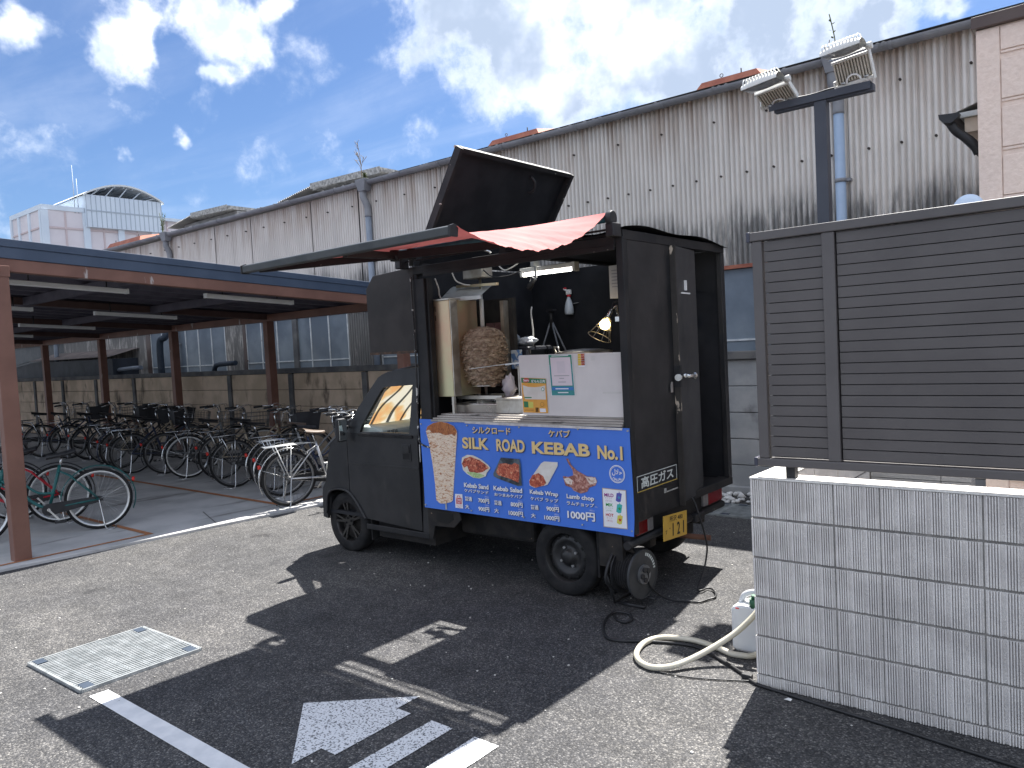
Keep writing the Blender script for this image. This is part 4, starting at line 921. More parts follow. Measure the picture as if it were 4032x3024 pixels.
# patterned sunshade behind the far side window
def shade_mat():
    m, nd, lk, b = nodes('patterned_sunshade'); tcn = nd.new('ShaderNodeTexCoord')
    mp = nd.new('ShaderNodeMapping'); lk.new(tcn.outputs['Object'], mp.inputs[0]); mp.inputs['Rotation'].default_value = (0, .3, 1.35)
    wv = nd.new('ShaderNodeTexWave'); lk.new(mp.outputs[0], wv.inputs['Vector']); wv.inputs['Scale'].default_value = 2.2; wv.inputs['Distortion'].default_value = 5; wv.inputs['Detail'].default_value = 0; wv.inputs['Detail Scale'].default_value = 1
    nzn = nd.new('ShaderNodeTexNoise'); lk.new(tcn.outputs['Object'], nzn.inputs['Vector']); nzn.inputs['Scale'].default_value = 5
    base = ramp(nd, lk, nzn.outputs['Fac'], [(.42, (.62, .33, .13)), (.5, (.6, .42, .2)), (.58, (.66, .62, .5))])
    st = ramp(nd, lk, wv.outputs['Fac'], [(.05, (0, 0, 0)), (.13, (1, 1, 1))])
    mx = nd.new('ShaderNodeMix'); mx.data_type = 'RGBA'; mx.blend_type = 'MULTIPLY'; mx.inputs[0].default_value = .93; lk.new(base, mx.inputs[6]); lk.new(st, mx.inputs[7])
    lk.new(mx.outputs[2], b.inputs['Base Color']); b.inputs['Roughness'].default_value = .8; b.inputs['Transmission Weight'].default_value = 0
    tl = nd.new('ShaderNodeBsdfTranslucent'); lk.new(mx.outputs[2], tl.inputs[0]); ms = nd.new('ShaderNodeMixShader'); ms.inputs[0].default_value = .6
    lk.new(b.outputs[0], ms.inputs[1]); lk.new(tl.outputs[0], ms.inputs[2]); lk.new(ms.outputs[0], nd['Material Output'].inputs[0]); return m
MB().grid(lambda u, v: Vector((-5.27 + .33*u, YL + .17 + (YR-YL-.34)*v, 1.135 + .395*u - .02)), 6, 10).build('sunshade', shade_mat(), tr)
# mirror
MB().box((-5.33, YL-.085, 1.10), (.055, .10, .20), None).build('side_mirror', BLACKP, tr, bevel=.02)
MB().tube([(-5.34, YL, 1.12), (-5.335, YL-.05, 1.12)], .012).build('mirror_arm', BLACKP, tr)
MB().box((-5.300, YL-.085, 1.10), (.004, .08, .175), None).build('mirror_glass', M('mirror', (.8, .85, .85), (.85, .9, .9), rough=.03, metal=1), tr)
MB().bx(-5.23, -5.17, 5.70, 5.80, 1.30, 1.42).tube([(-5.22, 5.62, 1.33), (-5.2, 5.71, 1.34)], .01).build('side_mirror', BLACKP, tr, bevel=.01)
MB().sphere((-5.70, YL+.09, .73), .06, 10, 8, (.5, 1.2, 1.6)).build('headlamp', M('lamp_clear', (.6, .56, .45), (.7, .66, .55), rough=.15), tr)
MB().bx(-5.80, -5.70, YL+.02, YR-.02, .29, .50).build('front_bumper', BLACKP, tr, bevel=.03)
# --- wheels
def wheel(x, yface, s, kind):
    r = .268; t = MB(); yc = yface - s*.07
    t.lathe([(.172, -.062), (.20, -.070), (.245, -.068), (.262, -.056), (r, -.03), (r, .03), (.262, .056), (.245, .068), (.20, .070), (.172, .062)], (x, yc, r-.006), 'y', 48); 
    ty = t.build('tyre', RUBBER, tr)
    rm = MB(); yo = s*1
    rm.lathe([(.178, yo*.064), (.170, yo*.058), (.165, yo*.02), (.16, yo*-.05)], (x, yc, r-.006), 'y', 40)
    if kind == 'alloy':
        ro = rm.build('rim', M('wheel_dark_grey', (.035, .034, .034), (.06, .058, .056), rough=.35, metal=.6), ty)
        sp = MB(); zc = r-.006
        for k in range(5):
            for dd in (-.16, .16):
                a = 2*math.pi*k/5 + .5; p = Vector((x + .03*math.cos(a), yc + yo*.045, zc + .03*math.sin(a))); a2 = a+dd
                sp.bar(p, (x + .17*math.cos(a2), yc + yo*.052, zc + .17*math.sin(a2)), .02, .018, (0, 1, 0))
        sp.cyl((x, yc + yo*.03, zc), (x, yc + yo*.056, zc), .05, 16); sp.build('spoke', M('wheel_dark_grey', (.035,)*3), ty)
        MB().lathe([(.0, yo*-.0), (.16, yo*-.0)], (x, yc, zc), 'y', 24).build('brake_disc', M('disc_dark', (.02, .018, .016), (.035, .03, .027), rough=.7), ty)
        for k in range(4):
            a = 2*math.pi*k/4+.3; MB().cyl((x+.035*math.cos(a), yc+yo*.055, zc+.035*math.sin(a)), (x+.035*math.cos(a), yc+yo*.066, zc+.035*math.sin(a)), .009, 6).build('wheel_nut', RUBBER, ty)
    else:
        SW = M('steel_wheel_black', (.016, .016, .017), (.028, .027, .027), rough=.4); zc = r-.006
        ro = rm.build('rim', SW, ty)
        ds = MB(); ds.lathe([(.166, yo*.005), (.150, yo*.022), (.125, yo*.036), (.105, yo*.028), (.085, yo*.012), (.06, yo*.012), (.05, yo*.04), (.035, yo*.052), (0, yo*.052)], (x, yc, zc), 'y', 40); ds.build('wheel_disc', SW, ty)
        for k in range(12):
            a = 2*math.pi*k/12; MB().cyl((x+.142*math.cos(a), yc+yo*.020, zc+.142*math.sin(a)), (x+.142*math.cos(a), yc+yo*.0315, zc+.142*math.sin(a)), .013, 10).build('vent_hole_shade', M('hole_shade_black', (.002,)*3), ty)  # black discs painted as the shade inside the wheel holes
        for k in range(4):
            a = 2*math.pi*k/4+.5; MB().cyl((x+.07*math.cos(a), yc+yo*.01, zc+.07*math.sin(a)), (x+.07*math.cos(a), yc+yo*.03, zc+.07*math.sin(a)), .010, 6).build('wheel_nut', ALU, ty)
    return ty
wheel(-5.47, YL+.035, -1, 'alloy'); wheel(-3.10, YL+.02, -1, 'steel'); wheel(-5.47, YR-.035, 1, 'alloy'); wheel(-3.10, YR-.02, 1, 'steel')
# --- chassis
CH = M('chassis_grime', (.014, .013, .013), (.030, .026, .023), scale=9, rough=.85, chips=((.20, .14, .10), .70, 14))
for y in (4.55, 5.30): MB().bx(-5.3, -2.58, y-.04, y+.04, .34, .44).build('chassis_rail', CH, tr)
MB().cyl((-3.10, 4.35, .26), (-3.10, 5.55, .26), .045, 12).sphere((-3.10, 4.95, .26), .12, 12, 8).build('rear_axle', CH, tr)
MB().cyl((-5.47, 4.35, .26), (-5.47, 5.55, .26), .04, 12).build('front_axle', CH, tr)
MB().bx(-4.25, -3.5, 4.42, 4.9, .27, .45).build('fuel_tank', CH, tr, bevel=.03)
MB().bx(-4.10, -3.55, 5.05, 5.5, .25, .45).build('battery_tray', CH, tr, bevel=.02)
for k in range(4): MB().bar((-3.75, 4.50, .285+.012*k), (-2.72, 4.50, .285+.012*k+.02), .05, .009).build('leaf_spring', CH, tr)
MB().prism([(-4.40, .50), (-4.06, .50), (-4.04, .44), (-4.12, .37), (-4.33, .36), (-4.36, .25), (-4.40, .25)], 'y', 4.215, 4.225).build('side_bracket', CH, tr)
MB().prism([(-4.31, .475), (-4.13, .475), (-4.12, .43), (-4.17, .395), (-4.30, .395)], 'y', 4.2125, 4.2149).build('bracket_opening_shade', M('hole_shade_black', (.002,)*3), tr)  # black plate painted as the dark inside of the bracket
MB().bx(-2.83, -2.815, 4.24, 4.42, .17, .50).build('mud_flap', RUBBER, tr); MB().bx(-2.83, -2.815, 5.46, 5.62, .17, .50).build('mud_flap', RUBBER, tr)
MB().bx(-2.80, -2.62, 4.22, 4.26, .26, .50).build('tail_bracket', CH, tr)
MB().bx(-2.66, -2.56, 4.23, 5.62, .44, .57).build('tail_panel', BLACKW, tr, bevel=.01)
MB().cyl((-2.555, 4.17, .432), (-2.555, 5.60, .432), .027, 12).build('bumper_bar', BLACKW, tr)
TLR = M('tail_red', (.11, .004, .007), (.16, .008, .012), rough=.25); TLW = M('tail_clear', (.16, .155, .16), (.22, .215, .22), rough=.25)
for y0, y1, yw0, yw1 in ((4.265, 4.41, 4.412, 4.49), (5.33, 5.57, 5.25, 5.328)):
    MB().bx(-2.561, -2.533, y0, y1, .475, .565).build('tail_lamp', TLR, tr, bevel=.006); MB().bx(-2.561, -2.535, yw0, yw1, .475, .565).build('reversing_lamp', TLW, tr, bevel=.006)
MB().bx(-2.56, -2.50, 5.05, 5.19, .40, .46).build('fog_lamp', BLKPLA, tr, bevel=.01)
MB().cyl((-2.70, 5.02, .30), (-2.42, 5.10, .29), .02).build('exhaust_pipe', M('rusty_pipe', (.13, .06, .04), (.2, .1, .06), rough=.8), tr)
# number plate
PLY = M('plate_yellow', (.52, .31, .045), (.58, .36, .06), rough=.45); INK = M('plate_ink', (.015, .015, .015), (.02, .02, .02))
def rot_plate(u, v, d=0):   # u along +y, v up, slightly tilted
    c = math.cos(R(-4)); s = math.sin(R(-4)); uu = u*c - v*s; vv = u*s + v*c
    return Vector((-2.448+d, 4.63+uu, .478+vv))
plate = MB().add([rot_plate(a, b, d) for d in (-.006, 0) for a, b in ((-.165, -.0825), (.165, -.0825), (.165, .0825), (-.165, .0825))], [(3, 2, 1, 0), (4, 5, 6, 7), (0, 1, 5, 4), (1, 2, 6, 5), (2, 3, 7, 6), (3, 0, 4, 7)]).build('number_plate', PLY, tr)
MB().bx(-5.10, -4.42, 4.30, 5.58, .17, .325).build('added_underbody', CH, tr)  # solid block added to hide the sunlit ground beyond the truck
MB().bx(-5.16, -5.145, 4.26, 4.46, .14, .34).build('mud_flap', RUBBER, tr)  # flap added with the block to close the bright gap behind the wheel
# --- box body
BX0, BX1, BY0, BY1, BZ0, BZ1 = -4.40, -2.506, 4.20, 5.70, .575, 2.40
MB().bx(BX0, BX1-.001, BY0+.006, BY1, BZ0, .62).build('box_floor', BLACKW, tr)
MB().bx(BX0+.001, BX0+.03, BY0+.01, BY1, .62, BZ1).build('front_bulkhead', BLACKIN, tr)
MB().bx(BX0+.03, BX1-.04, BY1-.03, BY1, .62, BZ1).build('right_wall', BLACKIN, tr)
MB().bx(BX0+.031, BX1-.041, BY0+.012, BY0+.045, .52, 1.17).build('left_lower_wall', BLACKIN, tr)
MB().bx(BX0, -4.285, BY0, BY0+.07, .50, 2.30).build('corner_post', BLACKW, tr, bevel=.006)
MB().bx(-4.284, -4.262, BY0+.02, BY0+.07, 1.20, 2.30).build('window_track', BLACKW, tr)
MB().bx(-2.556, BX1+.002, BY0-.002, BY0+.05, .50, 2.39).build('corner_post', BLACKW, tr, bevel=.005)
MB().bx(BX0, -2.557, BY0-.004, BY0+.06, 2.335, 2.40).build('side_beam', BLACKW, tr, bevel=.006)
MB().bx(BX0+.12, -2.56, BY0-.012, BY0-.0045, 2.31, 2.345).build('side_beam_lip', BLACKW, tr, bevel=.004)
for k, (y0, y1, z0, z1) in enumerate(((4.185, 4.235, 1.192, 1.207), (4.2, 4.25, 1.208, 1.220), (4.235, 4.30, 1.2205, 1.2335), (4.27, 4.62, 1.234, 1.246))):
    MB().bx(-4.28+.01*k, -2.56, y0, y1, z0, z1).build('counter_rail', ALUW, tr, bevel=.002)
MB().bx(BX1-.03, BX1, BY0+.051, 4.822, .575, 2.372).build('rear_panel', BLACKP, tr)
MB().bx(BX1-.035, BX1+.004, 4.205, BY1, 2.373, 2.435).build('rear_header', BLACKW, tr, bevel=.004)
MB().bx(BX1-.039, BX1+.003, 5.645, 5.7015, .6325, 2.3725).build('rear_jamb', BLACKP, tr, bevel=.004)
MB().bx(BX1-.10, BX1+.006, 4.822, 5.70, .575, .632).build('door_sill', BLACKW, tr, bevel=.004)
# roof: fixed rear part, wavy tin edge
rf = MB(); rf.grid(lambda u, v: Vector((-3.46 + (.985)*u, 4.19 + 1.53*v, 2.437 + .012*math.sin(u*14+v*3) + .012*math.sin(v*11)*(u > .9) + .02*math.sin(math.pi*v))), 24, 30)
rf.build('roof_sheet', BLACKW, tr); MB().bx(-3.46, -2.52, 4.21, 5.69, 2.403, 2.42).build('roof_board', BLACKIN, tr)
MB().bx(-3.52, -3.46, 4.21, 5.69, 2.38, 2.43).build('roof_cross_beam', BLACKW, tr)
# raised front roof hatch, hinged at the front edge
def hp(l, y, d): # l along panel from hinge, d normal offset (towards rear/underside)
    ang = R(57.5); return Vector((-4.42 + l*math.cos(ang) + d*math.sin(ang), y, 2.42 + l*math.sin(ang) - d*math.cos(ang)))
h = MB(); Lh = .97; y0, y1 = 4.24, 5.69
def slabq(l0, l1, ya, yb, d0, d1):
    h.add([hp(l, y, d) for d in (d0, d1) for l, y in ((l0, ya), (l1, ya), (l1, yb), (l0, yb))], [(3, 2, 1, 0), (4, 5, 6, 7), (0, 1, 5, 4), (1, 2, 6, 5), (2, 3, 7, 6), (3, 0, 4, 7)])
slabq(0, Lh, y0, y1, -.012, 0); hat = h.build('roof_hatch', BLACKIN, tr)
h = MB(); slabq(0, Lh, y0-.004, y0+.028, .0005, .055); h.build('hatch_side_rim', BLACKW, hat); h = MB(); slabq(0, Lh, y1-.028, y1+.004, .0005, .055); h.build('hatch_side_rim', BLACKW, hat)
h = MB(); slabq(Lh-.03, Lh+.004, y0+.0285, y1-.0285, .0005, .05); h.build('hatch_end_rim', BLACKW, hat)
h = MB(); h.tube([hp(Lh-.012, 4.24 + 1.45*k/20, -.014) + Vector((0, 0, .004*math.sin(k*2.1))) for k in range(21)], .012, 6); h.build('hatch_edge_trim', M('pale_edge', (.34, .33, .3), (.45, .44, .4), rough=.7), hat)  # pale tube along the free edge of the hatch
MB().tube(curve_pts([hp(Lh-.10, 5.18, .01), hp(Lh-.13, 5.21, .05), hp(Lh-.20, 5.23, .055), hp(Lh-.235, 5.22, .02)], 5), .012, 8).build('hatch_handle', BLKPLA, hat)
MB().cyl(hp(.30, 5.60, .02), Vector((-3.66, 5.62, 2.43)), .009, 8).build('gas_strut', CHROME, tr)
MB().cyl(hp(.30, 4.30, .02), Vector((-3.66, 4.28, 2.43)), .009, 8).build('gas_strut', CHROME, tr)
MB().bx(-4.47, -4.41, 4.26, 4.40, 2.40, 2.60).build('hatch_hinge_plate', BLACKW, tr)
# overhang above the cab
MB().prism([(-4.88, 2.375), (-4.402, 2.40), (-4.402, 1.735), (-4.965, 1.745), (-4.975, 2.27)], 'y', BY0+.004, BY1-.01).build('cab_overhang', M('overhang_paint', (.022, .019, .018), (.036, .031, .029), scale=4, rough=.55, spec=.4), tr, bevel=.006)
MB().bx(-4.96, -4.41, BY0-.002, BY0+.02, 1.728, 1.748).build('overhang_trim', M('rusty_trim', (.03, .025, .022), (.12, .07, .045), scale=16, rough=.8), tr)
MB().tube(curve_pts([(-4.40, 4.185, 2.30), (-4.405, 4.18, 2.27), (-4.405, 4.185, 1.7), (-4.425, 4.185, 1.12), (-4.42, 4.185, 1.03), (-4.37, 4.185, 1.0), (-4.30, 4.19, .985)], 6), .0075, 6).build('side_cable', M('flaking_cable', (.02, .02, .02), (.05, .05, .05), chips=((.6, .6, .56), .56, 20)), tr)
MB().tube([(-4.452, YL-.004, 1.0), (-4.455, YL-.003, .86)], .0045, 5).build('cable', WHITEP, tr)
# rear door leaf
def dl(u, v, d): a = R(7.5); return Vector((-2.468 - u*math.sin(a) + d*math.cos(a), 4.812 + u*math.cos(a) + d*math.sin(a), v))
dm = MB()
def dbox(u0, u1, v0, v1, d0, d1):
    dm.add([dl(u, v, d) for d in (d0, d1) for u, v in ((u0, v0), (u1, v0), (u1, v1), (u0, v1))], [(3, 2, 1, 0), (4, 5, 6, 7), (0, 1, 5, 4), (1, 2, 6, 5), (2, 3, 7, 6), (3, 0, 4, 7)])
DOORM = M('door_black_satin', (.016, .017, .019), (.045, .044, .045), scale=3, rough=.42, stretch=(1, 1, .35), spec=.5, rvar=.12)
dbox(.018, .43, .60, 2.368, -.03, 0); door = dm.build('rear_door', DOORM, tr, bevel=.003)
dm = MB(); dbox(0, .017, .575, 2.372, -.036, .004); dm.build('door_edge', M('door_edge_worn', (.028, .024, .022), (.045, .04, .036), scale=5, rough=.5, chips=((.5, .42, .34), .64, 9, (1, 1, .5))), door)
dm = MB(); dbox(-.003, .03, 1.40, 1.55, -.037, .008); dm.build('lock_plate', BLKPLA, door)
MB().cyl(dl(.06, 1.475, 0), dl(.06, 1.475, .03), .016, 12).tube([dl(.06, 1.475, .03), dl(.085, 1.47, .045), dl(.13, 1.468, .048), dl(.17, 1.468, .045)], [.013, .014, .017, .02], 12).sphere(dl(.18, 1.468, .045), .026, 12, 8).build('door_knob', CHROME, door)
MB().cyl(dl(-.005, 1.468, .0), dl(-.035, 1.468, .004), .024, 14).build('lock_barrel', CHROME, door)
MB().bx(-2.50, -2.494, 4.745, 4.765, 1.37, 1.44).box((-2.492, 4.735, 1.40), (.005, .014, .06), None).build('keys', ALU, tr)
dm = MB(); dbox(.17, .20, 2.07, 2.14, .001, .012); dbox(.10, .27, 2.045, 2.055, .001, .010); dm.build('coat_hook', WHITE, door)
MB().bx(BX1-.012, BX1+.004, 4.62, 4.79, .70, .708).bx(BX1-.01, BX1+.004, 4.60, 4.625, .70, .73).build('door_hook', TIN, tr)
MB().bx(-2.75, -2.744, 5.25, 5.66, 1.8, 2.11).build('inside_notice', M('notice_print', (.5, .45, .36), (.10, .22, .42), scale=7, rough=.5, lo=.48, hi=.52), tr)
# awning hardware
AWB = M('awning_bar_paint', (.030, .034, .036), (.05, .054, .055), scale=6, rough=.5, chips=((.60, .60, .56), .60, 7, (.30, 1, 1.8)))
TEAL = M('awning_roller_teal', (.03, .10, .13), (.06, .16, .19), scale=6, rough=.45, metal=.4)
aw = thing('awning', 'red fabric awning pulled out over the serving hatch on a scuffed dark bar', 'awning', (-3.5, 4.2, 2.35))
MB().prism([(2.815, 2.31), (2.865, 2.31), (2.872, 2.355), (2.845, 2.366), (2.815, 2.355)], 'x', -4.55, -2.675).build('front_bar', AWB, aw, bevel=.006)
MB().prism([(2.812, 2.305), (2.868, 2.305), (2.876, 2.36), (2.845, 2.37), (2.811, 2.358)], 'x', -2.6745, -2.662).build('bar_end_cap', BLKPLA, aw); MB().prism([(2.812, 2.305), (2.868, 2.305), (2.876, 2.36), (2.845, 2.37), (2.811, 2.358)], 'x', -4.562, -4.5505).build('bar_end_cap', BLKPLA, aw)
MB().cyl((-4.44, 4.125, 2.505), (-2.545, 4.125, 2.505), .03, 16).build('roller', TEAL, aw)
for x in (-4.46, -2.535):
    MB().cyl((x-.02, 4.125, 2.50), (x+.02, 4.125, 2.50), .045, 16).bx(x-.03, x+.03, 4.10, 4.195, 2.385, 2.47).build('bracket', BLKPLA, aw, bevel=.006)
MB().bx(-4.45, -2.53, 4.158, 4.172, 2.432, 2.444).build('added_gap_bar', BLACKW, aw)  # thin bar added in the roller gap to split the light streak below
FAB = None
def fabric():
    m, nd, lk, b = nodes('red_awning_fabric'); tcn = nd.new('ShaderNodeTexCoord')
    n = nd.new('ShaderNodeTexNoise'); lk.new(tcn.outputs['Object'], n.inputs['Vector']); n.inputs['Scale'].default_value = 5; n.inputs['Detail'].default_value = 5
    c = ramp(nd, lk, n.outputs['Fac'], [(.3, (.40, .10, .10)), (.7, (.50, .15, .14))])
    lk.new(c, b.inputs['Base Color']); b.inputs['Roughness'].default_value = .85
    tl = nd.new('ShaderNodeBsdfTranslucent'); lk.new(c, tl.inputs[0]); ms = nd.new('ShaderNodeMixShader'); ms.inputs[0].default_value = .10
    lk.new(b.outputs[0], ms.inputs[1]); lk.new(tl.outputs[0], ms.inputs[2]); lk.new(ms.outputs[0], nd['Material Output'].inputs[0]); return m
def fab(u, v):   # u 0 roller..1 bar ; v 0 left..1 right
    y = 4.105 + (2.86-4.105)*u; z = 2.533 + (2.358-2.533)*u
    x = -4.44 + (4.44-2.555)*v + u*(-.10)*(v-.0) - .0
    e = max(0, (v-.82)/.18); e2 = max(0, (.10-v)/.10)
    sag = math.sin(math.pi*min(1, u*1.0))**.85
    dz = -.05*sag*math.sin(math.pi*v)**.5*.6 - (.18*e**1.3 + .05*e2)*sag
    dz += .0045*math.sin(u*58 + 2*math.sin(v*7) + 9*e)*sag*(.2 + e) + .003*math.sin(u*131 + v*20)*sag*e + .005*math.sin(v*34)*sag
    return Vector((x + .035*e*sag, y, z+dz))
MB().grid(fab, 60, 70).build('fabric', fabric(), aw)
for xa, xb in ((-4.33, -4.50), (-2.75, -3.7)):
    a = Vector((xa, 4.12, 2.42)); e = Vector(((xa+xb)/2 - .55*(xa > -3.5) - .0, 3.45, 2.37)); bpt = Vector((-4.42 if xa < -4 else -3.55, 2.86, 2.325))
    if xa < -4: e = Vector((-3.72, 3.55, 2.38))
    o = MB().bar(a, e, .03, .05).cyl(e - Vector((0, 0, .035)), e + Vector((0, 0, .035)), .03, 10).bar(e, bpt, .028, .045).build('folding_arm', BLACKW, aw)

# ---------------------------------------------------------------- menu board on the serving side
BLUE = M('sign_blue', (.062, .185, .66), (.07, .20, .70), scale=3, rough=.38, spec=.4)
GOLD = M('sign_gold', (.76, .56, .24), (.80, .60, .28), rough=.5); SWH = M('sign_white', (.80, .80, .82), (.84, .84, .86), rough=.5); SHD = M('sign_dark', (.02, .03, .09), (.025, .035, .1), rough=.5)
sign = thing('menu_board', 'blue kebab menu board fixed below the serving counter', 'sign', (-3.45, 4.19, .5))
SY = 4.19
bd = MB(); bd.grid(lambda u, v: Vector((-4.405 + 1.90*u + .004*math.sin(v*5), SY - .003*math.sin(u*9)*math.sin(v*4) - (.012*max(0, (u-.9)/.1)*max(0, (.15-v)/.15)), (.507-.011*u) + (1.209-.507)*v - .012*u*v)), 24, 12)
panel = bd.build('panel', BLUE, sign, recalc=False)
MB().grid(lambda u, v: Vector((-4.404 + 1.898*u, SY + .006, .509 + .68*v)), 2, 2).build('panel_back', BLKPLA, sign)
def text(s, x0, x1, z0, z1, mat, parent, y=None, off=.012, fn=None, name='lettering', keep=False):
    c = bpy.data.curves.new('t', 'FONT'); c.body = s; c.offset = off; c.resolution_u = 4
    o = bpy.data.objects.new('t', c); COL.objects.link(o); bpy.context.view_layer.update()
    me = bpy.data.meshes.new_from_object(o.evaluated_get(bpy.context.evaluated_depsgraph_get())); bpy.data.objects.remove(o); bpy.data.curves.remove(c)
    xs = [v.co.x for v in me.vertices]; ys = [v.co.y for v in me.vertices]; a, b, cc, d = min(xs), max(xs), min(ys), max(ys)
    of = OFF.get(parent, Vector())
    for v in me.vertices:
        u = x0 + (x1-x0)*(v.co.x-a)/(b-a); w_ = z0 + (z1-z0)*(v.co.y-cc)/(d-cc)
        v.co = (fn(u, w_) if fn else Vector((u, y, w_))) - of
    me.materials.clear(); me.materials.append(mat); me.name = name
    return link(me, name, None, parent)
Y1 = SY - .0062; Y2 = SY - .0052
HEAD = [('シルクロード', -3.848, -3.48, 1.114, 1.165), ('ケバブ', -3.146, -2.964, 1.112, 1.162), ('SILK', -3.956, -3.693, .995, 1.082), ('ROAD', -3.62, -3.358, .991, 1.081), ('KEBAB', -3.295, -2.813, .99, 1.075), ('No.1', -2.754, -2.565, .98, 1.069)]
for s, a, b, c, d in HEAD:
    of = .035 if s.isascii() else .022
    text(s, a+.005, b+.005, c-.005, d-.005, SHD, sign, Y2, of, name='lettering_shadow'); text(s, a, b, c, d, GOLD, sign, Y1, of)
BODY = [('Kebab Sand', -3.962, -3.717, .702, .738), ('ケバブサンド', -3.963, -3.72, .666, .692), ('普通', -3.961, -3.888, .6, .634), ('700円', -3.826, -3.718, .597, .633), ('(税込)', -3.759, -3.718, .64, .653), ('大', -3.964, -3.92, .539, .573), ('900円', -3.828, -3.721, .534, .57), ('(税込)', -3.761, -3.721, .576, .589),
 ('Kebab Salad', -3.669, -3.401, .702, .736), ('おつまみケバブ', -3.664, -3.401, .661, .687), ('普通', -3.67, -3.599, .595, .63), ('800円', -3.514, -3.404, .596, .632), ('(税込)', -3.446, -3.406, .636, .649), ('大', -3.673, -3.63, .536, .57), ('1000円', -3.537, -3.405, .531, .568), ('(税込)', -3.447, -3.409, .575, .587),
 ('Kebab Wrap', -3.333, -3.088, .695, .734), ('ケバブ ラップ', -3.33, -3.09, .659, .685), ('普通', -3.332, -3.263, .594, .628), ('900円', -3.194, -3.087, .595, .63), ('(税込)', -3.128, -3.089, .634, .647), ('大', -3.334, -3.292, .534, .567), ('1000円', -3.216, -3.087, .531, .566), ('(税込)', -3.129, -3.091, .569, .584),
 ('Lamb chop', -3.018, -2.797, .69, .729), ('ラムチョップ', -3.02, -2.799, .654, .681), ('(税込)', -2.839, -2.799, .626, .64), ('(枚)', -2.794, -2.772, .654, .665), ('1000円', -3.019, -2.797, .560, .619)]
for s, a, b, c, d in BODY:
    sm = '税' in s or '枚' in s
    of = .004 if sm else (.032 if ('円' in s or s.isascii()) else .02)
    if not sm: text(s, a+.003, b+.003, c-.003, d-.003, SHD, sign, Y2, of, name='lettering_shadow')
    text(s, a, b, c, d, SWH if not sm else M('sign_pale', (.5, .55, .75), (.55, .6, .8)), sign, Y1, of)
def patch(name, pts, mat, dy, parent=sign): return fillpoly(pts, [], lambda u, v, t: (u, SY-.0055-dy, v), 0, name, mat, parent)
def foodmat(name, stops, scale, stretch=(1, 1, 1), wave=False, rot=0.):
    m, nd, lk, b = nodes(name); tcn = nd.new('ShaderNodeTexCoord'); mp = nd.new('ShaderNodeMapping'); lk.new(tcn.outputs['Object'], mp.inputs[0]); mp.inputs['Scale'].default_value = stretch; mp.inputs['Rotation'].default_value = (0, rot, 0)
    n = nd.new('ShaderNodeTexNoise'); lk.new(mp.outputs[0], n.inputs['Vector']); n.inputs['Scale'].default_value = scale; n.inputs['Detail'].default_value = 5; n.inputs['Roughness'].default_value = .65; n.inputs['Distortion'].default_value = 1.2
    c = ramp(nd, lk, n.outputs['Fac'], stops); lk.new(c, b.inputs['Base Color']); b.inputs['Roughness'].default_value = .5; return m
F_CONE = foodmat('print_doner', [(.30, (.18, .05, .02)), (.40, (.50, .20, .08)), (.47, (.72, .56, .40)), (.56, (.82, .72, .60)), (.68, (.70, .38, .15))], 22, (1, 1, 3.2))
F_TOP = foodmat('print_roast', [(.3, (.10, .03, .015)), (.5, (.36, .11, .03)), (.7, (.58, .24, .06))], 22, (1.6, 1, 1))
F_BREAD = foodmat('print_bread', [(.3, (.62, .55, .42)), (.7, (.80, .76, .66))], 15)
F_MEAT = foodmat('print_meat', [(.33, (.07, .015, .01)), (.45, (.38, .06, .03)), (.55, (.58, .14, .07)), (.64, (.72, .42, .25))], 34)
F_LET = foodmat('print_lettuce', [(.35, (.25, .42, .12)), (.65, (.60, .72, .40))], 40)
F_BOX = foodmat('print_tray', [(.4, (.015, .02, .025)), (.6, (.10, .13, .15))], 9)
F_WRAP = foodmat('print_wrap', [(.3, (.66, .61, .54)), (.7, (.80, .77, .72))], 8)
F_LAMB = foodmat('print_lamb', [(.33, (.13, .04, .03)), (.48, (.33, .12, .09)), (.6, (.55, .30, .24)), (.7, (.72, .58, .52))], 26)
F_FAT = foodmat('print_fat', [(.35, (.35, .16, .10)), (.5, (.72, .62, .55)), (.7, (.82, .76, .70))], 30)
CONE = [(-4.174, 1.194), (-4.254, 1.181), (-4.319, 1.152), (-4.339, 1.115), (-4.312, 1.022), (-4.285, .861), (-4.27, .7), (-4.268, .578), (-4.23, .555), (-4.18, .557), (-4.107, .576), (-4.087, .593), (-4.06, .763), (-4.029, .954), (-4.004, 1.097), (-4.005, 1.128), (-4.034, 1.163), (-4.098, 1.185)]
patch('doner_picture', CONE, F_CONE, .0004); patch('doner_picture_top', [(-4.174, 1.193), (-4.254, 1.18), (-4.318, 1.151), (-4.336, 1.116), (-4.30, 1.128), (-4.266, 1.101), (-4.20, 1.108), (-4.127, 1.089), (-4.06, 1.10), (-4.029, 1.084), (-4.006, 1.117), (-4.007, 1.128), (-4.035, 1.162), (-4.098, 1.184)], F_TOP, .0008)
patch('spit_picture', [(-4.172, .513), (-4.156, .513), (-4.156, .56), (-4.172, .56)], TIN, .0003)
patch('sandwich_picture', [(-3.975, .886), (-3.967, .926), (-3.912, .95), (-3.85, .948), (-3.77, .921), (-3.711, .886), (-3.688, .864), (-3.726, .824), (-3.738, .8), (-3.8, .779), (-3.862, .78), (-3.923, .803), (-3.963, .832)], F_BREAD, .0004)
patch('sandwich_filling', [(-3.971, .878), (-3.946, .919), (-3.882, .938), (-3.79, .916), (-3.722, .881), (-3.703, .863), (-3.766, .829), (-3.828, .817), (-3.9, .824), (-3.918, .866), (-3.951, .849)], F_MEAT, .0008)
patch('sandwich_lettuce', [(-3.932, .818), (-3.859, .823), (-3.777, .813), (-3.748, .803), (-3.8, .783), (-3.862, .784)], F_LET, .0011)
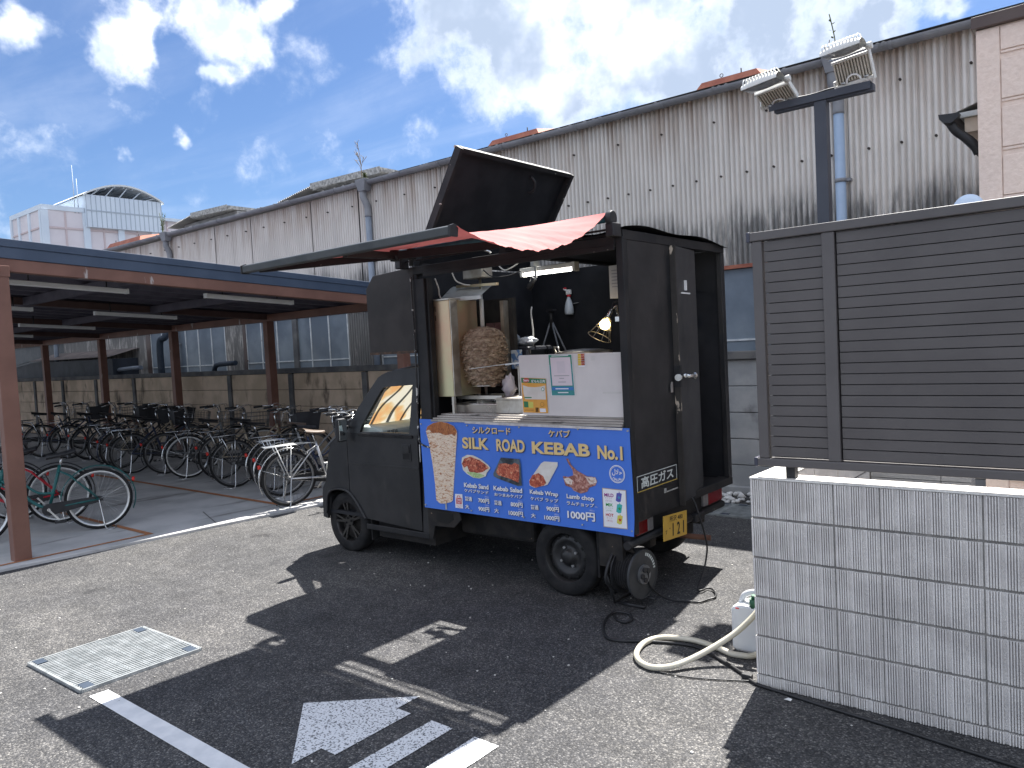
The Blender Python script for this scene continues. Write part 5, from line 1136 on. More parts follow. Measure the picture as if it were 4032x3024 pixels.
patch('salad_picture', [(-3.664, .824), (-3.584, .946), (-3.412, .944), (-3.404, .911), (-3.402, .756), (-3.439, .75), (-3.628, .792), (-3.662, .805)], F_BOX, .0004)
patch('salad_filling', [(-3.635, .837), (-3.601, .9), (-3.543, .907), (-3.486, .899), (-3.456, .915), (-3.419, .903), (-3.42, .821), (-3.432, .776), (-3.521, .8), (-3.617, .816)], F_MEAT, .0008)
patch('wrap_picture', [(-3.333, .798), (-3.22, .925), (-3.193, .939), (-3.079, .94), (-3.08, .915), (-3.172, .781), (-3.199, .771), (-3.29, .749), (-3.331, .762)], F_WRAP, .0004)
patch('wrap_filling', [(-3.334, .79), (-3.303, .837), (-3.247, .855), (-3.208, .836), (-3.184, .791), (-3.203, .772), (-3.281, .75), (-3.326, .763)], F_MEAT, .0008)
patch('lamb_picture', [(-3.008, .968), (-2.991, .971), (-2.968, .929), (-2.924, .893), (-2.844, .86), (-2.779, .858), (-2.766, .831), (-2.782, .803), (-2.831, .785), (-2.849, .756), (-2.9, .74), (-2.957, .755), (-2.973, .774), (-3.023, .785), (-3.041, .847), (-2.994, .846), (-2.955, .859), (-2.958, .894), (-2.989, .934)], F_LAMB, .0004)
patch('lamb_fat', [(-2.86, .857), (-2.779, .855), (-2.769, .824), (-2.822, .806)], F_FAT, .0008); patch('lamb_fat', [(-3.034, .83), (-2.995, .841), (-2.962, .824), (-2.972, .795), (-3.014, .799)], F_FAT, .0008)
def ringm(cx, cz, r0, r1, mat, nm, dy=.0005): MB().lathe([(r0, 0), (r1, 0)], (cx, SY-.0055-dy, cz), 'y', 48, False).build(nm, mat, sign, recalc=False)
ringm(-2.612, .889, .0535, .0585, SWH, 'halal_ring'); ringm(-2.612, .889, .048, .0505, SWH, 'halal_ring')
text('\uFEDD\uFEFC\uFEA3', -2.650, -2.574, .878, .922, SWH, sign, Y1, .015)
def arcfn(u, w_): 
    a = R(-90) + (u - (-2.612))/.040; rr = .0445 - (w_ - .842); return Vector((-2.612 + rr*math.cos(a), Y1, .889 + rr*math.sin(a)))
text('HALAL', -2.648, -2.576, .842, .858, SWH, sign, None, .02, arcfn)
card = patch('sauce_card', [(-2.733, .534), (-2.552, .537), (-2.551, .790), (-2.731, .792)], M('card_tan', (.45, .35, .24), (.5, .4, .28)), .0003)
patch('sauce_card_white', [(-2.728, .539), (-2.557, .542), (-2.556, .785), (-2.726, .787)], SWH, .0006)
for s, a, b, c, d, col in (('MILD', -2.716, -2.646, .736, .759, (.30, .02, .25)), ('マイルド', -2.713, -2.655, .722, .734, (.55, .4, .5)), ('(甘口)', -2.709, -2.66, .703, .717, (.55, .4, .5)), ('MIX', -2.707, -2.655, .674, .695, (.02, .32, .05)), ('ミックス', -2.713, -2.653, .657, .669, (.45, .55, .45)), ('(中辛)', -2.707, -2.662, .638, .652, (.45, .55, .45)), ('HOT', -2.711, -2.652, .608, .628, (.5, .01, .02)), ('ホット', -2.707, -2.662, .591, .604, (.6, .4, .4)), ('(辛口)', -2.705, -2.661, .571, .586, (.6, .3, .3))):
    text(s, a, b, c, d, M('print_' + s, col, col), sign, SY-.0066, .03 if s.isascii() else .008)
for (dz, c, c2) in ((0, (.10, .10, .42), (.05, .30, .5)), (-.0725, (.05, .45, .42), (.02, .3, .05)), (-.145, (.66, .58, .10), (.5, .01, .02))):
    z = .768 + dz; q = M('bottle_%d' % int(-dz*1000), c, c)
    patch('sauce_bottle', [(-2.622, z-.002), (-2.606, z), (-2.603, z+.014), (-2.599, z+.001), (-2.583, z-.004), (-2.594, z-.056), (-2.612, z-.060), (-2.631, z-.052)], q, .0009)
    st = [( -2.605 + (.014 if k % 2 == 0 else .006)*math.cos(R(98+36*k)), z-.030 + (.014 if k % 2 == 0 else .006)*math.sin(R(98+36*k))) for k in range(10)]
    patch('bottle_star', st, M('star_%d' % int(-dz*1000), c2, c2), .0012)
patch('takeaway_card', [(-4.064, .536), (-3.985, .537), (-3.985, .646), (-4.061, .643)], SWH, .0003)
RD = M('print_red', (.55, .02, .03), (.6, .03, .04))
patch('takeaway_bag', [(-4.053, .566), (-3.997, .568), (-3.995, .616), (-4.052, .614)], RD, .0006); patch('bag_handle', [(-4.045, .616), (-4.005, .617), (-4.009, .632), (-4.04, .632)], RD, .0006); patch('bag_handle_gap', [(-4.037, .617), (-4.012, .6175), (-4.014, .627), (-4.035, .627)], SWH, .0008)
text('TAKE', -4.048, -4.001, .592, .609, SWH, sign, SY-.0066, .02); text('OUT', -4.044, -4.006, .571, .587, SWH, sign, SY-.0066, .02)
text('テイクアウト', -4.059, -3.990, .551, .561, RD, sign, SY-.0062, .01); text('できます', -4.048, -4.002, .540, .549, RD, sign, SY-.0062, .01)
patch('tape_strip', [(-3.92, 1.185), (-3.4, 1.178), (-2.56, 1.172), (-2.557, 1.187), (-3.3, 1.196), (-3.919, 1.2)], M('masking_tape', (.50, .48, .47), (.66, .64, .63), scale=20, rough=.8, chips=((.1, .1, .1), .7, 30)), .0004)
for x in (-4.39, -3.9, -3.4, -2.9, -2.52):
    for z in (.53, 1.17): MB().cyl((x, SY-.010, z), (x, SY, z), .006, 8).build('screw', TIN, sign)
# rear gas notice and number plate lettering
notice = thing('gas_notice', 'white high pressure gas notice on the truck rear panel', 'sign', (-2.5, 4.5, .8))
XN = BX1 + .002
MB().bx(XN-.0015, XN, 4.24, 4.787, .762, .872).build('sticker', M('notice_black', (.012, .014, .018), (.016, .018, .022), rough=.4), notice)
fr_ = MB(); fr_.bx(XN+.0005, XN+.001, 4.243, 4.784, .864, .869).bx(XN+.0005, XN+.001, 4.243, 4.249, .770, .864).bx(XN+.0005, XN+.001, 4.778, 4.784, .770, .864); fr_.build('border', M('notice_white', (.55, .6, .58), (.62, .66, .64)), notice)
MB().bx(XN+.0005, XN+.001, 4.243, 4.784, .764, .7695).build('border', M('notice_gold', (.5, .36, .08), (.55, .4, .1)), notice)
text('高圧ガス', 4.295, 4.735, .782, .856, M('notice_white', (.55,)*3), notice, None, .022, lambda u, v: Vector((XN+.001, u, v)))
pf = lambda u, v: rot_plate(u, v, .0012)
text('所沢 480', -.085, .10, .035, .072, INK, plate, None, .012, pf); text('す', -.145, -.118, -.042, -.012, INK, plate, None, .012, pf)
text('・', -.088, -.078, -.012, -.002, INK, plate, None, .02, pf); text('1', -.045, -.030, -.062, .022, INK, plate, None, .02, pf); text('2', .018, .062, -.062, .022, INK, plate, None, .02, pf); text('1', .105, .120, -.062, .022, INK, plate, None, .02, pf)
# ================================================================= INSIDE THE TRUCK
gr = thing('kebab_grill', 'tall stainless steel kebab grill at the left of the hatch', 'grill', (-4.25, 4.6, 1.25))
gold = M('heat_tinted_steel', (.66, .44, .30), (.62, .60, .38), scale=2.2, rough=.36, metal=.8, stretch=(1, 1, .9))
MB().bx(-4.352, -4.108, 4.28, 4.60, 1.376, 2.122).build('side_panel', gold, gr, bevel=.005)
MB().bx(-4.107, -4.098, 4.285, 4.36, 1.38, 2.118).build('front_edge', STEELD, gr)
MB().bx(-4.36, -4.10, 4.272, 4.60, 2.123, 2.134).build('panel_cap', STEELD, gr)
vs = MB()
for k in range(4):
    for z in (2.04, 1.97): vs.bx(-4.325+.022*k, -4.319+.022*k, 4.2785, 4.2799, z, z+.04)
vs.build('vent_slot_shade', M('hole_shade_black', (.002,)*3), gr)  # black strips painted as the shade inside the slots
MB().bx(-4.37, -3.90, 4.80, 4.84, 1.37, 2.13).build('back_panel', M('grill_soot', (.02, .018, .017), (.04, .035, .03), rough=.7), gr)
burn = M('burner_tile', (.20, .10, .09), (.28, .15, .14), scale=30, rough=.8)
for z in (1.42, 1.56, 1.70, 1.84):
    for x in (-4.14, -4.05): MB().bx(x-.04, x+.035, 4.785, 4.799, z, z+.10).build('burner', burn, gr)
MB().bx(-3.985, -3.95, 4.74, 4.80, 1.4, 2.11).build('post', STEELD, gr)
MB().add([(-4.385, 4.62, 2.255), (-3.955, 4.62, 2.225), (-3.88, 4.40, 2.14), (-4.30, 4.40, 2.15), (-4.30, 4.40, 2.118), (-3.88, 4.40, 2.112), (-4.385, 4.623, 2.25), (-3.955, 4.623, 2.22)], [(0, 1, 2, 3), (3, 2, 5, 4), (0, 6, 7, 1)]).build('hood', M('hood_steel', (.50, .52, .50), (.68, .70, .68), scale=5, rough=.4, metal=.35, streak=((.22, .15, .08), 5, (1, 1, 1), .60)), gr)
for x in (-4.335, -4.135):
    for y in (4.285, 4.57): MB().bx(x, x+.022, y, y+.022, 1.247, 1.376).build('leg', STEEL, gr)
MB().bx(-4.225, -3.76, 4.44, 4.47, 1.345, 1.372).bx(-4.225, -3.76, 4.66, 4.69, 1.345, 1.372).build('base_rail', STEEL, gr)
MB().bx(-4.12, -4.02, 4.47, 4.60, 2.285, 2.365).bx(-4.0195, -3.925, 4.47, 4.60, 2.285, 2.365).build('motor', STEELD, gr, bevel=.004)
MB().bar((-4.25, 4.54, 2.24), (-3.83, 4.54, 2.225), .03, .02).build('motor_arm', gold, gr)
spit = thing('doner_spit', 'large doner meat stack on its vertical spit', 'meat', (-4.015, 4.55, 1.37))
MB().cyl((-4.012, 4.55, 1.372), (-4.012, 4.55, 2.28), .011, 10).build('spit_rod', STEEL, spit); MB().cyl((-4.012, 4.55, 1.88), (-4.012, 4.55, 2.12), .016, 10).build('spit_sleeve', CREAM, spit)
MB().cyl((-4.012, 4.55, 1.44), (-4.012, 4.55, 1.452), .11, 24).build('spit_plate', STEEL, spit)
rnd = random.Random(3)
def meat():
    m, nd, lk, b = nodes('doner_meat'); tcn = nd.new('ShaderNodeTexCoord')
    def nz(sc, d=5, st=(1, 1, 1)):
        mp = nd.new('ShaderNodeMapping'); lk.new(tcn.outputs['Object'], mp.inputs[0]); mp.inputs['Scale'].default_value = st
        n = nd.new('ShaderNodeTexNoise'); lk.new(mp.outputs[0], n.inputs['Vector']); n.inputs['Scale'].default_value = sc; n.inputs['Detail'].default_value = d; n.inputs['Distortion'].default_value = .8; return n.outputs['Fac']
    c = ramp(nd, lk, nz(26, 6, (1, 1, 1.5)), [(.28, (.13, .08, .05)), (.42, (.26, .175, .115)), (.55, (.38, .275, .185)), (.68, (.50, .39, .28)), (.80, (.36, .22, .12))])
    lk.new(c, b.inputs['Base Color']); b.inputs['Roughness'].default_value = .5
    bp = nd.new('ShaderNodeBump'); bp.inputs['Strength'].default_value = .7; bp.inputs['Distance'].default_value = .02; lk.new(nz(45), bp.inputs['Height']); lk.new(bp.outputs[0], b.inputs['Normal']); return m
MEATM = meat(); from mathutils import noise as mnoise
def ms(u, v):
    a = 2*math.pi*u; z = 1.453 + .452*v; p = [(0, .108), (.10, .135), (.3, .165), (.5, .178), (.7, .176), (.85, .155), (.94, .12), (1, .03)]
    for i in range(len(p)-1):
        if p[i][0] <= v <= p[i+1][0]: r = p[i][1] + (p[i+1][1]-p[i][1])*(v-p[i][0])/(p[i+1][0]-p[i][0]); break
    q = Vector((math.cos(a)*2.2, math.sin(a)*2.2, v*7.5)); n = mnoise.noise(q*2.0) + .6*mnoise.noise(q*4.6) + .4*mnoise.noise(q*9.5)
    lay = (v*22 + .8*mnoise.noise(q)) % 1.0
    r *= 1 + .05*n + .085*(lay-.5)
    return Vector((-4.012 + r*math.cos(a), 4.55 + r*math.sin(a), z + .012*mnoise.noise(q*3)))
MB().grid(ms, 96, 90).build('meat_stack', MEATM, spit, recalc=False)
fl = MB()
for i in range(420):
    v = rnd.uniform(.02, .96); u = rnd.random(); c = ms(u, v); a = 2*math.pi*u
    n_ = Vector((math.cos(a), math.sin(a), 0)); tdir = Vector((-math.sin(a), math.cos(a), 0)); s = rnd.uniform(.016, .036)
    e = tdir*s; d = Vector((0, 0, -1))*s*rnd.uniform(.4, .9) + n_*.016
    fl.add([c - e*.9, c - e*.3 + n_*.011 + d*.25, c + e*.5 + n_*.011 + d*.1, c + e*1.0, c + e*.4 + d, c - e*.5 + d*.9], [(0, 1, 5), (1, 4, 5), (1, 2, 4), (2, 3, 4)], True)
o = fl.build('meat_flake', MEATM, spit, recalc=False); o['kind'] = 'stuff'
tag(MB().add([(-4.21, 4.36, 1.312), (-3.75, 4.36, 1.312), (-3.75, 4.72, 1.312), (-4.21, 4.72, 1.312), (-4.20, 4.37, 1.249), (-3.76, 4.37, 1.249), (-3.76, 4.71, 1.249), (-4.20, 4.71, 1.249)], [(4, 5, 6, 7), (0, 1, 5, 4), (1, 2, 6, 5), (2, 3, 7, 6), (3, 0, 4, 7)])
    .tube([(-4.21, 4.36, 1.312), (-3.75, 4.36, 1.312), (-3.75, 4.72, 1.312), (-4.21, 4.72, 1.312)], .006, 6, closed=True).build('drip_tray', STEEL), 'shallow steel drip tray under the doner meat', 'tray')
sb = thing('steel_food_box', 'greasy steel food box with hinged lid beside the white board', 'container', (-3.64, 4.4, 1.25))
MB().bx(-3.754, -3.50, 4.36, 4.62, 1.247, 1.345).build('body', STEELD, sb, bevel=.003); MB().bx(-3.76, -3.495, 4.355, 4.64, 1.3455, 1.36).build('lid', STEELD, sb, bevel=.003)
MB().bx(-3.708, -3.50, 4.66, 4.672, 1.375, 1.545).build('back_flap', M('greasy_flap', (.34, .28, .19), (.50, .44, .34), scale=12, rough=.6, metal=.3, chips=((.10, .07, .04), .60, 14)), sb)
MB().cyl((-3.665, 4.655, 1.50), (-3.665, 4.66, 1.50), .010, 10).cyl((-3.60, 4.655, 1.48), (-3.60, 4.66, 1.48), .008, 10).build('hole', M('hole_shade_black', (.002,)*3), sb); MB().bx(-3.722, -3.708, 4.60, 4.67, 1.36, 1.58).build('side_strip', STEELD, sb)  # the two black discs are painted shade for holes in the flap
tag(MB().bar((-3.98, 4.34, 1.585), (-3.42, 4.40, 1.63), .010, .004).bar((-3.62, 4.34, 1.61), (-3.42, 4.40, 1.625), .03, .012).build('carving_knife', ALU), 'long carving knife resting against the doner meat', 'knife')
# white board with posters
wb = thing('white_board', 'white board panel leaning in the serving hatch', 'panel', (-3.0, 4.26, 1.24))
WBM = M('board_white', (.66, .63, .61), (.72, .69, .67), scale=4, rough=.55)
fillpoly([(-3.420, 1.249), (-2.568, 1.2465), (-2.568, 1.667), (-3.425, 1.674), (-3.436, 1.664)], [], lambda u, v, t: (u, 4.262+t, v), .012, 'board', WBM, wb)
for a, b, z0, z1 in ((-2.72, -2.59, 1.648, 1.660), (-2.74, -2.60, 1.40, 1.413), (-2.82, -2.79, 1.62, 1.65)): MB().bx(a, b, 4.2608, 4.2618, z0, z1).build('clear_tape', M('tape_clear', (.60, .58, .55), (.64, .62, .59), rough=.3), wb)
p1 = thing('pay_poster', 'teal payment poster with white card taped to the white board', 'poster', (-3.06, 4.255, 1.4))
def pan(pts, y, mat, nm, par): return fillpoly(pts, [], lambda u, v, t: (u, y, v), 0, nm, mat, par)
TL = M('poster_teal', (.05, .27, .27), (.06, .30, .30)); GN = M('poster_green', (.04, .25, .16), (.05, .28, .18)); BL = M('poster_blue', (.05, .20, .50), (.06, .22, .54)); GYT = M('poster_grey_ink', (.35, .34, .36), (.4, .39, .41))
pan([(-3.157, 1.386), (-2.958, 1.386), (-2.972, 1.667), (-3.170, 1.671)], 4.258, SWH, 'sheet', p1)
pan([(-3.153, 1.389), (-2.962, 1.389), (-2.975, 1.664), (-3.166, 1.668)], 4.2574, TL, 'background', p1)
pan([(-3.163, 1.60), (-2.972, 1.60), (-2.975, 1.664), (-3.166, 1.668)], 4.2570, GN, 'green_band', p1)
pan([(-3.143, 1.456), (-2.976, 1.456), (-2.985, 1.648), (-3.152, 1.650)], 4.2565, M('poster_card', (.72, .64, .68), (.74, .66, .70)), 'card', p1)
pan([(-3.149, 1.424), (-2.970, 1.424), (-2.971, 1.446), (-3.150, 1.446)], 4.2565, BL, 'button', p1)
pan([(-3.095, 1.542), (-3.03, 1.542), (-3.033, 1.622), (-3.100, 1.622)], 4.2562, M('poster_pale_square', (.66, .60, .64), (.69, .63, .67)), 'blank_square', p1)
for x0, x1, z in ((-3.125, -2.998, 1.521), (-3.082, -3.043, 1.503), (-3.093, -3.028, 1.478)): MB().bx(x0, x1, 4.2558, 4.2562, z, z+.005).build('text_line', GYT, p1)
MB().bx(-3.118, -3.01, 4.2558, 4.2562, 1.431, 1.438).build('text_line', SWH, p1); MB().bx(-3.10, -3.012, 4.2558, 4.2562, 1.405, 1.412).build('text_line', SWH, p1); MB().bx(-3.14, -3.0, 4.2558, 4.2562, 1.657, 1.662).build('text_line', SWH, p1)
p2 = thing('meat_bag', 'flattened orange and green meat bag taped to the white board', 'packaging', (-3.3, 4.255, 1.27))
OR = M('bag_orange', (.72, .34, .05), (.78, .40, .08), scale=14, rough=.3); GR2 = M('bag_green', (.03, .20, .08), (.04, .24, .10), rough=.35)
pan([(-3.411, 1.268), (-3.193, 1.265), (-3.199, 1.506), (-3.417, 1.516)], 4.257, OR, 'bag', p2)
pan([(-3.416, 1.480), (-3.199, 1.472), (-3.1995, 1.503), (-3.417, 1.514)], 4.2566, GR2, 'green_band', p2)
pan([(-3.405, 1.462), (-3.36, 1.450), (-3.30, 1.446), (-3.25, 1.450), (-3.207, 1.458), (-3.205, 1.360), (-3.39, 1.362), (-3.40, 1.40)], 4.2564, M('bag_window', (.66, .62, .56), (.74, .70, .64), scale=10, rough=.2), 'clear_window', p2)
MB().sphere((-3.372, 4.2562, 1.496), .030, 16, 8, (1, .01, .52)).build('brand_oval', M('bag_red', (.5, .03, .02), (.56, .04, .03)), p2)
text('Seara', -3.396, -3.348, 1.488, 1.506, SWH, p2, 4.2556, .02); text('鶏もも正肉', -3.325, -3.207, 1.477, 1.499, SWH, p2, 4.2560, .02)
MB().lathe([(.0, 0), (.013, 0)], (-3.228, 4.2558, 1.432), 'y', 20, False).build('seal', GR2, p2, recalc=False); MB().lathe([(.0, 0), (.009, 0)], (-3.228, 4.2554, 1.432), 'y', 20, False).build('seal_centre', SWH, p2, recalc=False)
pan([(-3.402, 1.305), (-3.362, 1.304), (-3.364, 1.345), (-3.404, 1.347)], 4.2563, GR2, 'green_label', p2); pan([(-3.361, 1.30), (-3.318, 1.30), (-3.32, 1.343), (-3.363, 1.345)], 4.2563, M('bag_yellow', (.62, .6, .12), (.66, .64, .16)), 'yellow_label', p2)
MB().lathe([(.014, 0), (.017, 0)], (-3.24, 4.2562, 1.326), 'y', 20, False).build('recycle_ring', M('bag_brown', (.4, .2, .04), (.42, .22, .05)), p2, recalc=False)
pan([(-3.262, 1.272), (-3.21, 1.272), (-3.212, 1.297), (-3.264, 1.298)], 4.2563, SWH, 'white_label', p2)
for k in range(7): MB().bx(-3.300+.0038*k, -3.2980+.0038*k, 4.2560, 4.2564, 1.272, 1.304).build('bar_line', INK, p2)
MB().bx(-3.395, -3.33, 4.2558, 4.2563, 1.370, 1.378).build('text_line', GR2, p2); MB().bx(-3.398, -3.32, 4.2558, 4.2563, 1.282, 1.287).build('text_line', M('bag_brown', (.4,)*3), p2)
p3 = thing('photo_strip', 'small yellow strip of food photos near the top of the white board', 'sticker', (-2.9, 4.255, 1.59))
pan([(-2.921, 1.580), (-2.867, 1.580), (-2.869, 1.668), (-2.926, 1.669)], 4.2585, SWH, 'sheet', p3)
for k in range(5):
    z = 1.590 + .0158*k; pan([(-2.923, z), (-2.898, z), (-2.899, z+.0145), (-2.924, z+.0145)], 4.258, M('strip_yellow', (.68, .48, .06), (.72, .52, .08)), 'caption', p3); pan([(-2.897, z), (-2.869, z), (-2.870, z+.0145), (-2.898, z+.0145)], 4.258, F_MEAT, 'photo', p3)
# lights inside
LIT = M('lit_tube', (.9, .9, .9), (.9, .9, .9), emis=((1, .98, .93), 5.0)); BULB = M('lit_bulb', (.9, .8, .5), (.9, .8, .5), emis=((1, .78, .35), 7.0))
fl_ = thing('tube_lamp', 'lit white tube lamp under the truck roof', 'lamp', (-3.45, 4.7, 2.3))
MB().bx(-3.70, -3.205, 4.68, 4.73, 2.296, 2.335).build('housing', CREAM, fl_, bevel=.006); MB().cyl((-3.67, 4.69, 2.284), (-3.225, 4.69, 2.284), .013, 10).build('tube', LIT, fl_); MB().bx(-3.71, -3.69, 4.675, 4.735, 2.268, 2.335).bx(-3.225, -3.20, 4.675, 4.735, 2.268, 2.335).build('end_cap', CREAM, fl_)
MB().bx(-3.60, -3.57, 4.67, 4.74, 2.336, 2.40).bx(-3.565, -3.545, 4.665, 4.675, 2.25, 2.34).build('bracket', TIN, fl_); MB().cyl((-3.57, 4.67, 2.25), (-3.62, 4.66, 2.17), .022, 10).build('spot_can', BLKPLA, fl_)
cl_ = thing('clamp_lamp', 'lit clamp lamp with wire cage at the right side of the hatch', 'lamp', (-2.75, 4.4, 1.85))
ax = Vector((-.5, 0, -.86)).normalized(); top = Vector((-2.735, 4.40, 1.945)); sx = Vector((.86, 0, -.5)); sy = Vector((0, 1, 0))
MB().cyl(top, top + ax*.075, .014, 12).build('socket', CHROME, cl_); bc = top + ax*.105
bl = MB(); bl.sphere(bc, .036, 14, 10); bl.build('bulb', BULB, cl_)
cg = MB()
rings = [(.07, .026), (.13, .052), (.20, .082)]
for d, r in rings: cg.tube([top + ax*d + sx*(r*math.cos(a)) + sy*(r*math.sin(a)) for a in [2*math.pi*k/20 for k in range(20)]], .0028, 5, closed=True)
for k in range(8):
    a = 2*math.pi*k/8; cg.tube([top + ax*d + sx*(r*math.cos(a)) + sy*(r*math.sin(a)) for d, r in [(.05, .018)] + rings], .0026, 5)
cg.build('cage', M('cage_wire', (.25, .22, .18), (.35, .32, .28), rough=.4, metal=.8), cl_); MB().tube([top, top + Vector((.03, .02, .03)), (-2.66, 4.36, 1.90), (-2.60, 4.30, 1.88)], .006, 6).bx(-2.62, -2.57, 4.26, 4.32, 1.865, 1.895).build('clamp', CHROME, cl_)
MB().tube(curve_pts([top - ax*.01, (-2.72, 4.42, 2.0), (-2.66, 4.43, 1.99), (-2.60, 4.40, 1.88), (-2.595, 4.40, 1.6)], 6), .005, 6).build('cord', BLKPLA, cl_)
# hanging and loose things
sp_ = thing('spray_bottle', 'clear spray bottle with red and white trigger hung on the black wall', 'bottle', (-3.92, 5.6, 2.0))
MB().lathe([(0, 0), (.034, .0), (.04, .012), (.040, .05), (.030, .105), (.017, .14), (.014, .155)], (-3.925, 5.62, 1.995), 'z', 20).build('bottle', M('frosted_plastic', (.50, .55, .60), (.58, .63, .68), rough=.3), sp_); MB().cyl((-3.923, 5.62, 2.15), (-3.922, 5.62, 2.17), .017, 12).build('collar', RD, sp_)
MB().bx(-3.945, -3.90, 5.605, 5.635, 2.171, 2.215).bar((-3.94, 5.62, 2.205), (-3.975, 5.62, 2.225), .018, .016).build('spray_head', WHITE, sp_, bevel=.005); MB().bar((-3.95, 5.62, 2.23), (-3.975, 5.62, 2.225), .016, .014).build('nozzle', RD, sp_)
MB().bar((-3.99, 5.655, 2.22), (-3.94, 5.655, 2.19), .02, .004).bar((-3.90, 5.655, 2.09), (-3.85, 5.655, 2.095), .022, .004).build('hook', TIN, sp_)
tp = thing('tripod', 'dark folded tripod standing at the back of the truck', 'tripod', (-4.05, 5.5, .65))
for q in ((-4.17, 5.46, 1.6), (-3.95, 5.50, 1.6), (-3.93, 5.60, 1.6)): 
    e = Vector((-4.04, 5.5, 1.96)); f_ = Vector(q); MB().cyl(e, e + (f_-e)*2.0, .008, 6).build('leg', M('tripod_grey', (.16, .17, .19), (.22, .23, .25), rough=.4), tp)
MB().cyl((-4.04, 5.5, 1.9), (-4.04, 5.5, 2.05), .016, 8).bx(-4.07, -4.0, 5.47, 5.53, 2.03, 2.05).build('head', BLKPLA, tp)
bagm = M('black_bag', (.010, .011, .014), (.03, .032, .04), scale=6, rough=.22, bump=.4, bscale=14); clr = M('clear_bag', (.45, .52, .60), (.62, .68, .75), scale=14, rough=.25, bump=.5, bscale=25, alpha=.55)
bb_ = thing('covered_crate', 'crate wrapped in a glossy black bag behind the doner meat', 'crate', (-3.95, 4.95, 1.25))
MB().bx(-4.15, -3.80, 4.85, 5.20, 1.25, 1.735).build('crate', bagm, bb_, bevel=.03)
rn = random.Random(5)
def crump(c, s, seed):
    def f(u, v):
        a = 2*math.pi*u; b = math.pi*(v-.5); d = Vector((math.cos(b)*math.cos(a), math.cos(b)*math.sin(a), math.sin(b)))
        k = 1 + .35*mnoise.noise(d*2.2 + Vector((seed, 0, 0))) + .2*mnoise.noise(d*5 + Vector((0, seed, 0)))
        return Vector(c) + Vector((d.x*s[0]*k, d.y*s[1]*k, d.z*s[2]*k))
    return MB().grid(f, 24, 16)
tag(crump((-4.03, 4.93, 1.80), (.075, .06, .055), 1).build('plastic_bag', clr), 'crumpled clear bag of flatbread on the black covered crate', 'bag'); tag(crump((-3.90, 4.97, 1.775), (.085, .06, .035), 4).build('plastic_bag', M('white_film', (.55, .58, .62), (.7, .72, .75), rough=.3)), 'white crumpled film lying on the black covered crate', 'bag')
tag(crump((-3.83, 4.62, 1.43), (.055, .05, .085), 8).build('plastic_bag', M('pink_white_bag', (.60, .55, .58), (.72, .68, .7), rough=.35)), 'pale plastic bag behind the drip tray', 'bag')
tag(MB().bx(-3.93, -3.85, 4.78, 4.83, 1.56, 1.71).build('paper_pack', M('blue_white_print', (.12, .25, .5), (.6, .65, .7), scale=22, lo=.48, hi=.52), None, bevel=.004), 'blue and white packet beside the black covered crate', 'packet')
pot = thing('stock_pot', 'wide metal pot with lid behind the white board', 'pot', (-3.3, 4.9, 1.25))
MB().lathe([(0, 0), (.21, 0), (.215, .41)], (-3.32, 4.92, 1.25), 'z', 32).build('body', STEEL, pot); MB().lathe([(.222, 0), (.222, .012), (.12, .03), (0, .035)], (-3.32, 4.92, 1.66), 'z', 32).build('lid', STEELD, pot); MB().tube([(-3.53, 4.85, 1.66), (-3.54, 4.84, 1.715), (-3.47, 4.80, 1.715), (-3.46, 4.80, 1.66)], .008, 6).build('handle', STEEL, pot)
nt_ = thing('paper_notice', 'white paper notices pinned inside beside the clamp lamp', 'notice', (-2.75, 4.6, 2.0))
MB().add([(-2.80, 4.50, 2.03), (-2.60, 4.62, 2.02), (-2.60, 4.62, 2.27), (-2.80, 4.50, 2.25)], [(0, 1, 2, 3)]).build('sheet', M('paper_white', (.62, .61, .58), (.68, .67, .64)), nt_)
for k in range(6): MB().add([(-2.785, 4.507, 2.215-.022*k), (-2.63, 4.60, 2.22-.022*k), (-2.63, 4.60, 2.226-.022*k), (-2.785, 4.507, 2.221-.022*k)], [(0, 1, 2, 3)]).build('text_line', GYT, nt_)
MB().add([(-2.735, 4.50, 1.87), (-2.62, 4.57, 1.86), (-2.62, 4.57, 2.04), (-2.735, 4.50, 2.05)], [(0, 1, 2, 3)]).build('sheet', M('paper_tan', (.55, .45, .34), (.6, .5, .39)), nt_)
tag(MB().bx(-2.80, -2.60, 4.75, 5.1, 1.25, 1.80).build('dark_locker', M('locker_brown', (.03, .026, .026), (.045, .04, .04), rough=.5), None, bevel=.006), 'dark locker inside the truck behind the clamp lamp', 'locker')
def cable(pts, r, mat, label): tag(MB().tube(curve_pts(pts, 7), r, 6).build('hanging_lead', mat), label, 'cable')
WC = M('white_cable', (.55, .53, .48), (.62, .6, .55), rough=.5)
cable([(-4.02, 5.2, 2.05), (-3.98, 5.15, 2.06), (-3.95, 5.1, 2.0), (-3.90, 5.05, 1.85), (-3.87, 5.0, 1.72)], .007, WC, 'white cable hanging at the back of the truck interior')
cable([(-4.26, 4.3, 2.30), (-4.245, 4.32, 2.22), (-4.26, 4.34, 2.17), (-4.235, 4.36, 2.10)], .006, WC, 'thin white cable above the grill side panel')
cable([(-4.12, 4.35, 2.33), (-4.11, 4.38, 2.27), (-4.07, 4.42, 2.24), (-4.03, 4.45, 2.23)], .006, WC, 'white cable dropping to the grill motor arm')
cable([(-3.93, 4.5, 2.34), (-3.83, 4.48, 2.28), (-3.70, 4.5, 2.27), (-3.6, 4.55, 2.30)], .005, BLKPLA, 'black cable looping from grill motor to tube lamp')
cable([(-3.86, 4.6, 2.37), (-3.80, 4.6, 2.33), (-3.72, 4.6, 2.345), (-3.66, 4.6, 2.37)], .005, WC, 'white cable under the roof left of the tube lamp')

